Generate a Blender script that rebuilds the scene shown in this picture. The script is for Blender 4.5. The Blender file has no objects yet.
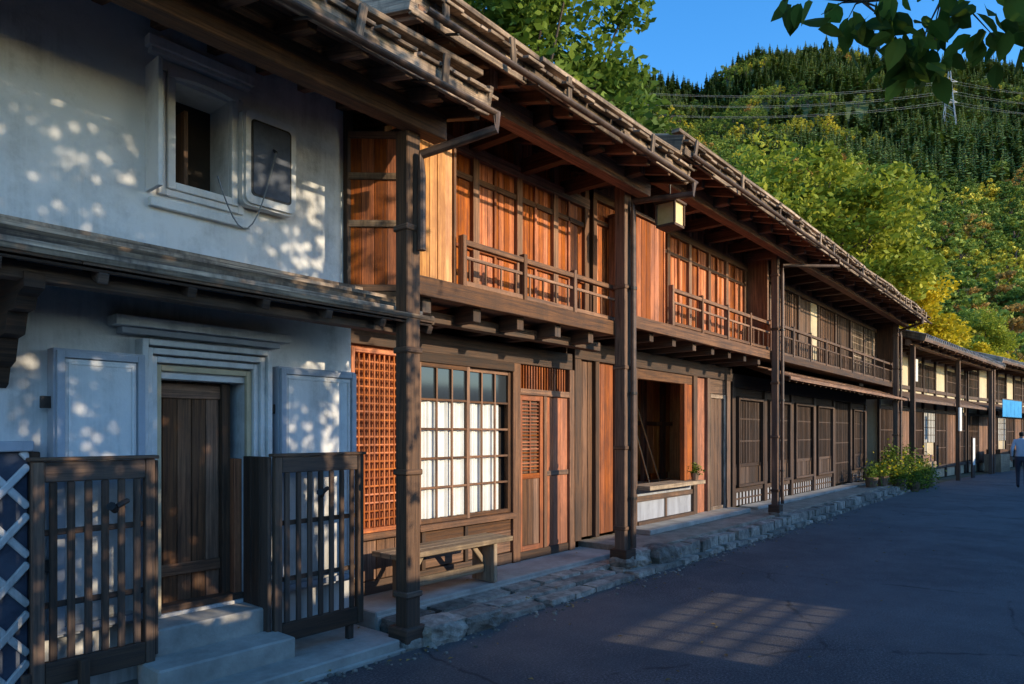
import bpy, math, random
import numpy as np
from mathutils import Vector, Matrix, noise
random.seed(7); np.random.seed(7)
R=random.random
def U(a,b): return random.uniform(a,b)
scene=bpy.context.scene
COL=scene.collection

# ------------------------------------------------------------------ materials
MATS={}
def newmat(name):
    m=bpy.data.materials.new(name); m.use_nodes=True
    nt=m.node_tree; nt.nodes.clear()
    o=nt.nodes.new('ShaderNodeOutputMaterial')
    p=nt.nodes.new('ShaderNodeBsdfPrincipled')
    nt.links.new(p.outputs[0],o.inputs[0])
    MATS[name]=m
    return m,nt,p,o
def N(nt,t,**k):
    n=nt.nodes.new(t)
    for a,b in k.items(): setattr(n,a,b)
    return n
def L(nt,a,b): nt.links.new(a,b)
def ramp(nt,fac,stops,interp='LINEAR'):
    r=N(nt,'ShaderNodeValToRGB'); cr=r.color_ramp; cr.interpolation=interp
    while len(cr.elements)<len(stops): cr.elements.new(0.5)
    for e,(p,c) in zip(cr.elements,stops):
        e.position=p; e.color=(c[0],c[1],c[2],1) if not isinstance(c,(int,float)) else (c,c,c,1)
    L(nt,fac,r.inputs[0]); return r.outputs[0]
def mapr(nt,v,a,b,c,d):
    m=N(nt,'ShaderNodeMapRange'); L(nt,v,m.inputs[0])
    for i,x in enumerate((a,b,c,d)): m.inputs[i+1].default_value=x
    return m.outputs[0]
def mul(nt,a,b,op='MULTIPLY'):
    m=N(nt,'ShaderNodeMath',operation=op)
    for i,x in enumerate((a,b)):
        if isinstance(x,(int,float)): m.inputs[i].default_value=x
        else: L(nt,x,m.inputs[i])
    return m.outputs[0]
def mixc(nt,f,a,b,bt='MIX'):
    m=N(nt,'ShaderNodeMix',data_type='RGBA',blend_type=bt)
    if isinstance(f,(int,float)): m.inputs[0].default_value=f
    else: L(nt,f,m.inputs[0])
    for i,x in ((6,a),(7,b)):
        if isinstance(x,tuple): m.inputs[i].default_value=(x[0],x[1],x[2],1)
        else: L(nt,x,m.inputs[i])
    return m.outputs[2]
def noisetex(nt,vec,scale,detail=5,rough=.6,dist=0):
    n=N(nt,'ShaderNodeTexNoise'); n.inputs['Scale'].default_value=scale
    n.inputs['Detail'].default_value=detail; n.inputs['Roughness'].default_value=rough
    n.inputs['Distortion'].default_value=dist
    if vec is not None: L(nt,vec,n.inputs['Vector'])
    return n.outputs[0]
def bump(nt,p,h,strength,dist):
    b=N(nt,'ShaderNodeBump'); b.inputs['Strength'].default_value=strength; b.inputs['Distance'].default_value=dist
    L(nt,h,b.inputs['Height']); L(nt,b.outputs[0],p.inputs['Normal'])

def wood(name,dark,light,stain=(0.05,0.04,0.035),stainamt=.5,rough=.72,vary=.5):
    m,nt,p,o=newmat(name)
    uv=N(nt,'ShaderNodeUVMap'); 
    mp=N(nt,'ShaderNodeMapping'); mp.inputs['Scale'].default_value=(1.3,42,1); L(nt,uv.outputs[0],mp.inputs[0])
    g=noisetex(nt,mp.outputs[0],1.0,5,.74,.6)
    col=ramp(nt,g,[(.37,dark),(.51,tuple(.45*a+.55*b for a,b in zip(dark,light))),(.64,light)])
    tc=N(nt,'ShaderNodeTexCoord')
    mp2=N(nt,'ShaderNodeMapping'); mp2.inputs['Scale'].default_value=(1,1,.4); L(nt,tc.outputs['Object'],mp2.inputs[0])
    s=noisetex(nt,mp2.outputs[0],3.0,5,.75)
    sx=N(nt,'ShaderNodeSeparateXYZ'); L(nt,tc.outputs['Object'],sx.inputs[0])
    low=mapr(nt,sx.outputs[2],.1,1.0,.22,0)
    s2=mul(nt,s,low,'ADD')
    sf=mul(nt,mapr(nt,s2,.44,.64,0,1),stainamt)
    col=mixc(nt,sf,col,stain)
    at=N(nt,'ShaderNodeAttribute'); at.attribute_name='rnd'
    hs=N(nt,'ShaderNodeHueSaturation'); L(nt,col,hs.inputs['Color'])
    L(nt,mapr(nt,at.outputs['Fac'],0,1,1-vary,1+vary),hs.inputs['Value'])
    L(nt,mapr(nt,at.outputs['Fac'],0,1,1.1,.88),hs.inputs['Saturation'])
    L(nt,hs.outputs[0],p.inputs['Base Color'])
    L(nt,mapr(nt,g,.3,.7,rough-.12,rough+.15),p.inputs['Roughness'])
    p.inputs['Specular IOR Level'].default_value=.35
    bump(nt,p,g,.65,.008)
    return m
wood('wood_dark',(.028,.016,.010),(.13,.072,.044),vary=.45)
wood('wood_brown',(.085,.038,.019),(.32,.155,.078),stain=(.07,.045,.032),vary=.45)
wood('wood_red',(.25,.055,.014),(.72,.215,.048),stain=(.12,.040,.020),stainamt=.7,vary=.38)
wood('wood_orange',(.38,.14,.035),(.72,.36,.11),stain=(.26,.09,.03),stainamt=.6,vary=.3)
wood('wood_redlat',(.20,.050,.015),(.52,.155,.042),stain=(.07,.035,.022),stainamt=.55,vary=.34)
wood('wood_grey',(.10,.066,.044),(.46,.32,.21),stain=(.055,.038,.028),stainamt=.85,vary=.6,rough=.85)
wood('wood_bench',(.24,.16,.09),(.54,.39,.24),stainamt=.45,vary=.25)
wood('wood_dim',(.052,.028,.017),(.21,.112,.062),vary=.42)
wood('wood_cream',(.30,.20,.09),(.5,.36,.18),stainamt=.3,vary=.2)

def simple(name,c1,c2,scale,rough=.8,bs=.2,bd=.01,metal=0,vary=0,detail=5):
    m,nt,p,o=newmat(name)
    tc=N(nt,'ShaderNodeTexCoord')
    n=noisetex(nt,tc.outputs['Object'],scale,detail,.7)
    col=ramp(nt,n,[(.34,c1),(.66,c2)])
    if vary:
        at=N(nt,'ShaderNodeAttribute'); at.attribute_name='rnd'
        hs=N(nt,'ShaderNodeHueSaturation'); L(nt,col,hs.inputs['Color'])
        L(nt,mapr(nt,at.outputs['Fac'],0,1,1-vary,1+vary),hs.inputs['Value']); col=hs.outputs[0]
    L(nt,col,p.inputs['Base Color']); p.inputs['Roughness'].default_value=rough; p.inputs['Metallic'].default_value=metal
    if bs>.05:
        n2=noisetex(nt,tc.outputs['Object'],scale*8,4,.7)
        bump(nt,p,n2,bs,bd)
    return m
def plaster(name,c,stain):
    m,nt,p,o=newmat(name)
    tc=N(nt,'ShaderNodeTexCoord')
    a=noisetex(nt,tc.outputs['Object'],1.6,6,.75)
    mp=N(nt,'ShaderNodeMapping'); mp.inputs['Scale'].default_value=(8,8,.6); L(nt,tc.outputs['Object'],mp.inputs[0])
    b=noisetex(nt,mp.outputs[0],1,5,.7)
    sx=N(nt,'ShaderNodeSeparateXYZ'); L(nt,tc.outputs['Object'],sx.inputs[0])
    low=mapr(nt,sx.outputs[2],.2,1.1,.25,0)
    f=mul(nt,mapr(nt,mul(nt,a,low,'ADD'),.42,.68,0,1),mapr(nt,b,.38,.62,.2,1))
    col=mixc(nt,f,c,stain)
    L(nt,col,p.inputs['Base Color']); p.inputs['Roughness'].default_value=.85
    n2=noisetex(nt,tc.outputs['Object'],14,6,.75)
    bump(nt,p,n2,.3,.014)
plaster('plaster_white',(.74,.72,.70),(.36,.345,.32))
plaster('plaster_cream',(.60,.49,.32),(.36,.29,.19))
plaster('plaster_grey',(.42,.44,.49),(.27,.28,.31))
simple('namako_tile',(.025,.035,.06),(.065,.08,.115),5,.6)
simple('concrete',(.24,.22,.19),(.43,.40,.35),2.5,.9,.35,.012)
simple('stone',(.13,.11,.09),(.38,.335,.275),9,.88,.7,.02,vary=.45)
simple('dirt',(.18,.14,.10),(.36,.29,.22),4,.95,.6,.02)
simple('metal_dark',(.03,.028,.026),(.07,.06,.055),9,.5,.1,.005,.6)
simple('pipe_copper',(.05,.032,.025),(.14,.085,.06),6,.55,.1,.004,.3)
simple('paper_white',(.70,.67,.60),(.80,.78,.72),3,.8,.0,.004,vary=.12)
simple('tile_grey',(.07,.07,.08),(.19,.19,.21),6,.6,.2,.01,vary=.3)
simple('noren_blue',(.02,.22,.46),(.04,.32,.62),4,.8,.1,.004)
simple('steel_pylon',(.30,.32,.34),(.42,.43,.44),2,.5,.0,.001,.3)
simple('wire_dark',(.12,.13,.14),(.16,.17,.18),2,.5,.0,.001,.3)
simple('bark',(.05,.035,.025),(.14,.10,.075),9,.9,.8,.03)
simple('pot_clay',(.12,.07,.045),(.22,.13,.08),6,.7)
simple('lamp_paper',(.60,.45,.18),(.72,.56,.28),5,.6)
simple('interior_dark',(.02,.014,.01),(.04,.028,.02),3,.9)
simple('curtain',(.66,.66,.63),(.80,.79,.75),3,.85,.0,.004)
simple('fallen_leaf',(.18,.10,.03),(.40,.26,.07),3,.8,.0,.004,vary=.4)
m,nt,p,o=newmat('glass_dark'); p.inputs['Base Color'].default_value=(.03,.035,.04,1); p.inputs['Roughness'].default_value=.08; p.inputs['Specular IOR Level'].default_value=.8
# asphalt
m,nt,p,o=newmat('asphalt')
tc=N(nt,'ShaderNodeTexCoord'); ob=tc.outputs['Object']
fine=noisetex(nt,ob,60,4,.85); med=noisetex(nt,ob,1.1,6,.75); big=noisetex(nt,ob,.22,4,.6)
c=ramp(nt,fine,[(.38,(.022,.020,.022)),(.50,(.075,.070,.073)),(.64,(.26,.245,.24))])
c2=mixc(nt,mapr(nt,med,.38,.62,0,.6),c,(.050,.046,.050))
c3=mixc(nt,mapr(nt,big,.46,.54,0,.5),c2,(.13,.122,.122))
wv=N(nt,'ShaderNodeTexVoronoi',feature='DISTANCE_TO_EDGE'); wv.inputs['Scale'].default_value=.38
nz=N(nt,'ShaderNodeTexNoise'); nz.inputs['Scale'].default_value=1.6; nz.inputs['Detail'].default_value=5; L(nt,ob,nz.inputs['Vector'])
mx=N(nt,'ShaderNodeMix',data_type='VECTOR'); mx.inputs[0].default_value=.22; L(nt,ob,mx.inputs[4]); L(nt,nz.outputs[1],mx.inputs[5]); L(nt,mx.outputs[1],wv.inputs['Vector'])
ck=mul(nt,mapr(nt,wv.outputs['Distance'],.0,.007,.85,0),mapr(nt,med,.45,.55,0,1))
c4=mixc(nt,ck,c3,(.015,.014,.014))
L(nt,c4,p.inputs['Base Color']); L(nt,mapr(nt,med,.3,.7,.58,.85),p.inputs['Roughness'])
bump(nt,p,fine,.9,.010)
m,nt,p,o=newmat('hill_soil')
tc=N(nt,'ShaderNodeTexCoord'); n=noisetex(nt,tc.outputs['Object'],.03,6,.7)
L(nt,ramp(nt,n,[(.3,(.04,.065,.02)),(.6,(.10,.13,.035)),(.8,(.18,.16,.05))]),p.inputs['Base Color']); p.inputs['Roughness'].default_value=1
m,nt,p,o=newmat('grass_ground')
tc=N(nt,'ShaderNodeTexCoord'); n=noisetex(nt,tc.outputs['Object'],.6,6,.7)
L(nt,ramp(nt,n,[(.3,(.05,.06,.02)),(.6,(.12,.10,.06)),(.8,(.18,.15,.1))]),p.inputs['Base Color']); p.inputs['Roughness'].default_value=1

def leafmat(name,cols,trans=.35,inst=False):
    m,nt,p,o=newmat(name)
    at=N(nt,'ShaderNodeAttribute'); at.attribute_name='rnd'
    f=at.outputs['Fac']
    if inst:
        oi=N(nt,'ShaderNodeObjectInfo')
        a=N(nt,'ShaderNodeMath',operation='MULTIPLY_ADD'); L(nt,oi.outputs['Random'],a.inputs[0]); a.inputs[1].default_value=.6
        b=N(nt,'ShaderNodeMath',operation='MULTIPLY'); L(nt,f,b.inputs[0]); b.inputs[1].default_value=.4
        L(nt,b.outputs[0],a.inputs[2]); f=a.outputs[0]
    k=len(cols)
    col=ramp(nt,f,[(i/(k-1),c) for i,c in enumerate(cols)])
    L(nt,col,p.inputs['Base Color']); p.inputs['Roughness'].default_value=.65; p.inputs['Specular IOR Level'].default_value=.2
    if trans>0:
        tr=N(nt,'ShaderNodeBsdfTranslucent'); L(nt,col,tr.inputs[0])
        ms=N(nt,'ShaderNodeMixShader'); ms.inputs[0].default_value=trans
        L(nt,p.outputs[0],ms.inputs[1]); L(nt,tr.outputs[0],ms.inputs[2]); L(nt,ms.outputs[0],o.inputs[0])
leafmat('leaf_green',[(.05,.09,.014),(.12,.19,.025),(.27,.34,.04)])
leafmat('leaf_yellowgreen',[(.11,.15,.018),(.28,.32,.03),(.60,.53,.05)])
leafmat('leaf_yellow',[(.26,.25,.015),(.58,.44,.02),(.85,.62,.03)])
leafmat('leaf_cherry',[(.05,.09,.015),(.09,.16,.024),(.20,.27,.035)],.5)
leafmat('leaf_inst_green',[(.08,.13,.025),(.18,.25,.04),(.38,.42,.07)],.2,True)
leafmat('leaf_inst_yellow',[(.26,.28,.03),(.52,.46,.05),(.80,.60,.06)],.2,True)
leafmat('leaf_inst_rust',[(.26,.16,.04),(.44,.25,.06),(.55,.42,.09)],.2,True)
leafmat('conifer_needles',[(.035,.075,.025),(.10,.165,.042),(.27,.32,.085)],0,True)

# ------------------------------------------------------------------ mesh builder
class MB:
    def __init__(s,T=None):
        s.V=[];s.F=[];s.UV=[];s.Rn=[];s.M=[];s.mats=[];s.T=T
    def mi(s,m):
        if m not in s.mats: s.mats.append(m)
        return s.mats.index(m)
    def hexa(s,c,a,b,n,mat,r=None):
        if r is None: r=R()
        la,lb,ln=a.length,b.length,n.length
        i0=len(s.V); loc=[]
        for sa in(-1,1):
            for sb in(-1,1):
                for sn in(-1,1):
                    s.V.append(c+a*sa+b*sb+n*sn); loc.append((sa*la,sb*lb,sn*ln))
        o1,o2=U(0,50),U(0,50); mi=s.mi(mat)
        for k,f in enumerate(((0,1,3,2),(4,6,7,5),(0,4,5,1),(2,3,7,6),(0,2,6,4),(1,5,7,3))):
            s.F.append([i0+j for j in f])
            s.UV.append([((loc[j][1]+o1,loc[j][2]+o2) if k<2 else (loc[j][0]+o1,loc[j][1]+loc[j][2]+o2)) for j in f])
            s.Rn.append(r); s.M.append(mi)
    def box(s,x0,y0,z0,x1,y1,z1,mat,r=None):
        c=Vector(((x0+x1)/2,(y0+y1)/2,(z0+z1)/2)); ax=[Vector(((x1-x0)/2,0,0)),Vector((0,(y1-y0)/2,0)),Vector((0,0,(z1-z0)/2))]
        ax.sort(key=lambda v:-v.length); s.hexa(c,ax[0],ax[1],ax[2],mat,r)
    def beam(s,p0,p1,w,h,mat,up=(0,0,1),r=None):
        p0=Vector(p0);p1=Vector(p1);a=(p1-p0); up=Vector(up); an=a.normalized()
        if abs(an.dot(up))>.98: up=Vector((0,1,0))
        sd=an.cross(up).normalized(); u2=sd.cross(an).normalized()
        s.hexa((p0+p1)/2,a/2,sd*w/2,u2*h/2,mat,r)
    def poly(s,pts,mat,r=None):
        i0=len(s.V); 
        for p in pts: s.V.append(Vector(p))
        s.F.append(list(range(i0,i0+len(pts)))); s.UV.append([(p[0]+p[1],p[2]) for p in pts]); s.Rn.append(R() if r is None else r); s.M.append(s.mi(mat))
    def prism(s,prof,y0,y1,mat,axis='y'):
        r=R(); n=len(prof)
        f=(lambda u,z,w:(u,w,z)) if axis=='y' else (lambda u,z,w:(w,u,z))
        a=[f(u,z,y0) for u,z in prof]; b=[f(u,z,y1) for u,z in prof]
        s.poly(a,mat,r); s.poly(b[::-1],mat,r)
        for i in range(n):
            j=(i+1)%n; s.poly([a[j],a[i],b[i],b[j]],mat,r)
    def tube(s,pts,rads,mat,n=10,r=None,a0=0,a1=2*math.pi,cap=True):
        if r is None: r=R()
        pts=[Vector(p) for p in pts]; rings=[]
        if isinstance(rads,(int,float)): rads=[rads]*len(pts)
        full=abs(a1-a0-2*math.pi)<1e-4; m=n if full else n+1
        prev=None
        for i,p in enumerate(pts):
            t=(pts[min(i+1,len(pts)-1)]-pts[max(i-1,0)]).normalized()
            up=Vector((0,0,1)) if abs(t.z)<.95 else Vector((0,1,0))
            sd=t.cross(up).normalized(); u2=sd.cross(t)
            if prev is not None and sd.dot(prev)<0: sd=-sd;u2=-u2
            prev=sd
            ring=[]
            for k in range(m):
                a=a0+(a1-a0)*k/n
                ring.append(len(s.V)); s.V.append(p+(sd*math.cos(a)+u2*math.sin(a))*rads[i])
            rings.append(ring)
        mi=s.mi(mat); l=0
        for i in range(len(rings)-1):
            d=(pts[i+1]-pts[i]).length
            for k in range(n):
                k2=(k+1)%m
                s.F.append([rings[i][k],rings[i][k2],rings[i+1][k2],rings[i+1][k]])
                s.UV.append([(l,k*.05),(l,(k+1)*.05),(l+d,(k+1)*.05),(l+d,k*.05)]); s.Rn.append(r); s.M.append(mi)
            l+=d
        if full and cap:
            for ring in (rings[0],rings[-1]):
                s.F.append(list(ring)); s.UV.append([(0,0)]*len(ring)); s.Rn.append(r); s.M.append(mi)
    def rock(s,c,h,mat,n=5,rough=.16,pw=.55):
        r=R(); c=Vector(c); off=Vector((U(0,99),U(0,99),U(0,99))); mi=s.mi(mat)
        for ax in range(3):
            for sg in(-1,1):
                g=[]
                for i in range(n+1):
                    for j in range(n+1):
                        u=-1+2*i/n; v=-1+2*j/n
                        p=[0,0,0]; p[ax]=sg; p[(ax+1)%3]=u; p[(ax+2)%3]=v
                        p=Vector(p); q=p.lerp(p.normalized()*1.15,pw)
                        nn=noise.noise(q*1.3+off)*rough+noise.noise(q*3.1+off)*rough*.5
                        q=q*(1+nn)
                        g.append(len(s.V)); s.V.append(c+Vector((q.x*h[0],q.y*h[1],q.z*h[2])))
                for i in range(n):
                    for j in range(n):
                        a=i*(n+1)+j; f=[g[a],g[a+n+1],g[a+n+2],g[a+1]]
                        if sg<0: f=f[::-1]
                        s.F.append(f); s.UV.append([(0,0)]*4); s.Rn.append(r); s.M.append(mi)
    def vboards(s,x0,x1,z0,z1,y,w,mat,th=.02,jit=.005,batten=None):
        n=max(1,round((x1-x0)/w)); w=(x1-x0)/n
        for i in range(n):
            j=U(-jit,jit); s.box(x0+i*w+.002,y+j,z0,x0+(i+1)*w-.002,y+th+j,z1,mat)
            if batten and i: s.box(x0+i*w-.012,y-.018,z0+.002,x0+i*w+.012,y-jit-.001,z1-.002,batten)
    def hboards(s,x0,x1,z0,z1,y,w,mat,th=.02,jit=.004):
        n=max(1,round((z1-z0)/w)); w=(z1-z0)/n
        for i in range(n):
            j=U(-jit,jit); s.box(x0,y+j,z0+i*w+.0015,x1,y+th+j,z0+(i+1)*w-.0015,mat)
    def lattice(s,x0,x1,z0,z1,y,dx,dz,bw,mat,dep=.02):
        if dx:
            n=round((x1-x0)/dx)
            for i in range(1,n): 
                x=x0+(x1-x0)*i/n; s.box(x-bw/2,y,z0,x+bw/2,y+dep,z1,mat)
        if dz:
            n=round((z1-z0)/dz)
            for i in range(1,n):
                z=z0+(z1-z0)*i/n; s.box(x0,y+.004,z-bw/2,x1,y+dep*.8,z+bw/2,mat)
    def frame(s,x0,x1,z0,z1,w,y0,y1,mat,bottom=True):
        s.box(x0,y0,z0,x0+w,y1,z1,mat); s.box(x1-w,y0,z0,x1,y1,z1,mat)
        s.box(x0+w,y0+.002,z1-w,x1-w,y1-.002,z1,mat)
        if bottom: s.box(x0+w,y0+.002,z0,x1-w,y1-.002,z0+w,mat)
    def build(s,name,parent=None,bevel=0,smooth=False):
        me=bpy.data.meshes.new(name)
        V=[(s.T@v if s.T else v)[:] for v in s.V]
        me.from_pydata(V,[],s.F)
        uv=me.uv_layers.new(name='UVMap'); fl=[c for f in s.UV for q in f for c in q]
        uv.data.foreach_set('uv',fl)
        at=me.attributes.new('rnd','FLOAT','FACE'); at.data.foreach_set('value',s.Rn)
        for m in s.mats: me.materials.append(MATS[m])
        me.polygons.foreach_set('material_index',s.M)
        if smooth: me.polygons.foreach_set('use_smooth',[True]*len(me.polygons))
        me.update()
        ob=bpy.data.objects.new(name,me); COL.objects.link(ob)
        if bevel:
            b=ob.modifiers.new('bevel','BEVEL'); b.width=bevel; b.segments=1; b.limit_method='ANGLE'
        if parent:
            ob.parent=parent; ob.matrix_parent_inverse=Matrix.Translation(parent.location).inverted()
        return ob
def group(name,loc=(0,0,0)):
    e=bpy.data.objects.new(name,None); e.location=loc; e.empty_display_size=.3; COL.objects.link(e); return e

# ------------------------------------------------------------------ roofs
def eave_roof(G,x0,x1,ye,ze,sl,yr,raft=.42,T=None,tile=False,pur=None,outr=None,wall_y=4.7,gutter=True,lmat='wood_grey'):
    z=lambda y:ze+sl*(y-ye)
    mb=MB(T)
    x=x0+.06
    while x<x1:
        j=U(-.05,.03)
        mb.beam((x,ye+j,z(ye+.02)-.05),(x,yr,z(yr)-.05),.065,.095,'wood_brown')
        x+=raft*U(.93,1.07)
    y=ye
    while y<yr-.01:
        xx=x0
        while xx<x1-.01:
            L2=min(U(1.6,3.2),x1-xx); a=z(y+.1)
            mb.beam((xx,y+.1,a+.012),(xx+L2-.004,y+.1,a+.012),.2,.018,'wood_brown',up=(0,-sl,1)); xx+=L2
        y+=.203
    xx=x0
    while xx<x1-.01:
        L2=min(U(.8,1.7),x1-xx); j=U(-.02,.015); j2=U(-.02,.015); dz=U(-.02,.02)
        if tile: mb.beam((xx,ye-.022,z(ye)),(xx+L2-.006,ye-.022,z(ye)),.03,.1,'wood_dim')
        else:
            mb.beam((xx-.03,ye-.030+j,z(ye)+.012+dz),(xx+L2+.02,ye-.036+j2,z(ye)+.0),.034,.165,lmat)
            if R()<.55: mb.beam((xx,ye-.066,z(ye)-.03+dz),(xx+U(.3,.9),ye-.066,z(ye)-.03),.022,.08,lmat)
        xx+=L2
    mb.build('rafters_and_deck',G,.004)
    mb=MB(T)
    if tile:
        xx=x0
        while xx<x1:
            mb.tube([(xx+.06,ye-.06,z(ye)+.11),(xx+.06,yr,z(yr)+.11)],.045,'tile_grey',8); xx+=.22
        mb.beam(((x0+x1)/2,ye-.03,z(ye)+.075),((x0+x1)/2,yr,z(yr)+.075),x1-x0,.05,'tile_grey')
    else:
        for k in range(4):
            xx=x0-.03
            while xx<x1:
                w=U(.07,.22); y0=ye-.11+.085*k+U(-.05,.03)
                a=z(y0)+.09+.024*k+U(0,.012); y1=y0+.9; sk=U(-.015,.015)
                mb.beam((xx+w/2+sk,y0,a),(xx+w/2,y1,a+sl*.9),w-.003,.022,lmat,r=U(0,1)); xx+=w
        mb.beam(((x0+x1)/2,ye+.5,z(ye+.5)+.175),((x0+x1)/2,yr,z(yr)+.175),x1-x0,.04,'wood_grey')
        for y in (ye+.02,ye+.5,ye+1.3,ye+2.2,ye+3.1):
            xx=x0-.02
            while xx<x1-.1:
                L2=min(U(.9,2.2),x1-xx); j=U(-.03,.03)
                mb.beam((xx,y+j,z(y)+.205+U(0,.01)),(xx+L2-.02,y-j,z(y)+.205+U(0,.015)),.10,.04,lmat); xx+=L2
        xx=x0+.2
        while xx<x1-.1:
            s=U(-.05,.05)
            mb.beam((xx,ye-.125,z(ye)+.13),(xx+s,ye-.110,z(ye)-.09),.055,.022,lmat,up=(0,1,0)); xx+=U(.5,1.5)
        for i in range(int((x1-x0)*1.6)):
            xx=U(x0+.1,x1-.1); yy=random.choice((ye+.62,ye+1.45,ye+2.35)); mb.rock((xx,yy,z(yy)+.23),(U(.07,.12),U(.07,.11),.06),'stone',3,.15,.6)
    mb.beam(((x0+x1)/2,yr,z(yr)+.1),((x0+x1)/2,2*yr-ye,z(ye)+.1),x1-x0,.06,'tile_grey' if tile else 'wood_grey')
    for xx in (x0-.03,x1+.03):
        mb.beam((xx,ye-.06,z(ye)+.03),(xx,yr,z(yr)+.03),.04,.2,lmat)
        mb.beam((xx,yr,z(yr)+.03),(xx,2*yr-ye,z(ye)+.03),.04,.2,lmat)
    mb.build('roof_covering',G,.003)
    mb=MB(T)
    if pur:
        yp,zp=pur
        mb.box(x0+.03,yp-.07,zp-.1,x1-.03,yp+.07,zp+.09,'wood_brown')
    if outr:
        sp,zo=outr; xx=x0+.25
        while xx<x1-.1:
            mb.box(xx-.05,pur[0]-.26,zo-.075,xx+.05,wall_y+.1,zo+.075,'wood_dim')
            mb.box(xx-.045,pur[0]-.267,zo-.07,xx+.045,pur[0]-.262,zo+.07,'wood_grey')
            xx+=sp
    if pur: mb.build('eave_beams',G,.006)
    if gutter:
        mb=MB(T)
        mb.tube([(x0,ye-.15,z(ye)-.085),(x1,ye-.15,z(ye)-.10)],.030,'pipe_copper',8,a0=math.pi,a1=2*math.pi)
        xx=x0+.3
        while xx<x1:
            mb.beam((xx,ye-.15,z(ye)-.12),(xx,ye+.05,z(ye)-.05),.02,.012,'metal_dark'); xx+=.9
        mb.build('gutter',G)

# ================================================================== KURA (white storehouse)
G=group('white_storehouse',(1,4.7,0))
X0,X1=-5.0,3.48
w=MB(); P='plaster_white'
Y0,Y1=4.7,5.05
dx0,dx1,dz0,dz1=1.93,2.55,.40,1.97
wx0,wx1,wz0,wz1=2.03,2.42,3.28,3.97
w.box(X0,Y0,0,dx0,Y1,4.75,P); w.box(dx1,Y0,0,X1,Y1,4.75,P)
w.box(dx0,Y0,0,dx1,Y1,dz0,P); w.box(dx0,Y0,dz1,dx1,Y1,wz0,P)
w.box(dx0,Y0,wz0,wx0,Y1,wz1,P); w.box(wx1,Y0,wz0,dx1,Y1,wz1,P); w.box(dx0,Y0,wz1,dx1,Y1,4.75,P)
w.box(X0,Y1,0,X0+.3,9.5,5.4,P); w.box(X1-.3,Y1,0,X1,9.5,5.4,P); w.box(X0+.3,9.2,0,X1-.3,9.5,4.7,P)
w.build('walls',G)
w=MB()
for k in range(4):
    a=.14-.038*k
    w.frame(dx0-a,dx1+a,dz0-.0,dz1+.05+a*1.35,.038,Y0-.13+.03*k,Y0-.001,'plaster_cream' if k==3 else P,bottom=False)
w.box(dx0-.25,Y0-.10,2.235,dx1+.22,Y0-.001,2.275,'plaster_grey'); w.box(dx0-.30,Y0-.15,2.278,dx1+.28,Y0-.001,2.34,P)
w.box(X0,Y0-.035,2.50,X1,Y0-.001,2.56,P)
def archring(mb,x0,x1,z0,z1,t,y0,y1,rise,mat):
    mb.box(x0-t,y0,z0-t,x0,y1,z1,mat); mb.box(x1,y0,z0-t,x1+t,y1,z1,mat); mb.box(x0,y0,z0-t,x1,y1,z0,mat)
    n=8
    for i in range(n):
        a=x0-t+(x1-x0+2*t)*i/n; b=x0-t+(x1-x0+2*t)*(i+1)/n
        h=lambda x:z1+rise*(1-((x-(x0+x1)/2)/((x1-x0)/2+t))**2)
        mb.prism([(a,h(a)-.0),(b,h(b)-.0),(b,h(b)+t),(a,h(a)+t)],y0,y1,mat)
archring(w,wx0,wx1,wz0,wz1,.05,Y0-.05,Y0-.001,.03,P)
archring(w,wx0-.055,wx1+.055,wz0-.05,wz1+.03,.045,Y0-.03,Y0-.001,.03,P)
w.box(wx0-.16,Y0-.06,wz1+.12,wx1+.14,Y0-.001,wz1+.15,P); w.box(wx0-.18,Y0-.08,wz1+.152,wx1+.16,Y0-.001,wz1+.22,P)
w.box(wx0-.16,Y0-.05,wz0-.19,wx1+.14,Y0-.001,wz0-.13,P)
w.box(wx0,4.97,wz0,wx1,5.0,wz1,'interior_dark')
w.box(wx0+.12,4.80,wz0+.05,wx0+.15,4.95,wz1-.12,'wood_dim')
def rrect(x0,x1,z0,z1,r,n=5):
    pts=[]
    for cx,cz,a0 in ((x1-r,z0+r,-90),(x1-r,z1-r,0),(x0+r,z1-r,90),(x0+r,z0+r,180)):
        for i in range(n+1):
            a=math.radians(a0+90*i/n); pts.append((cx+r*math.cos(a),cz+r*math.sin(a)))
    return pts
w.prism(rrect(2.47,2.90,3.24,3.93,.05),4.60,4.67,P); w.prism(rrect(2.485,2.885,3.255,3.915,.045),4.575,4.599,P)
w.prism(rrect(2.525,2.845,3.31,3.86,.03),4.571,4.5745,'metal_dark'); w.prism(rrect(2.54,2.83,3.325,3.845,.025),4.566,4.5705,'namako_tile')
w.box(1.855,4.50,3.18,1.885,4.699,4.0,P); w.box(1.887,4.53,3.25,1.905,4.68,3.92,P)
w.build('door_and_window_mouldings',G,.004)
mb=MB(); pts=[]
for i in range(13):
    t=i/12; pts.append((2.70-.44*t,4.54,3.66-.72*t+ .42*t*t -.35*math.sin(t*math.pi)))
mb.tube(pts,.005,'wire_dark',5); mb.tube([(2.70,4.54,3.66),(2.70,4.57,3.68)],.012,'metal_dark',6)
mb.build('shutter_cable',G)
w=MB()
w.vboards(dx0,dx1-.12,dz0,dz1,4.86,.105,'wood_brown')
w.box(dx0,4.835,.62,dx1-.12,4.855,.70,'wood_brown'); w.box(dx0,4.835,1.85,dx1-.12,4.855,1.95,'wood_brown')
w.box(dx1-.12,4.81,dz0,dx1-.06,4.90,dz1,'wood_dim'); w.box(dx1-.06,4.75,dz0,dx1-.002,4.88,1.42,'wood_redlat')
w.box(dx0,4.72,dz0+.001,dx1,4.83,dz0+.045,'wood_dim')
w.build('door',G,.004)
w=MB()
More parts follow.
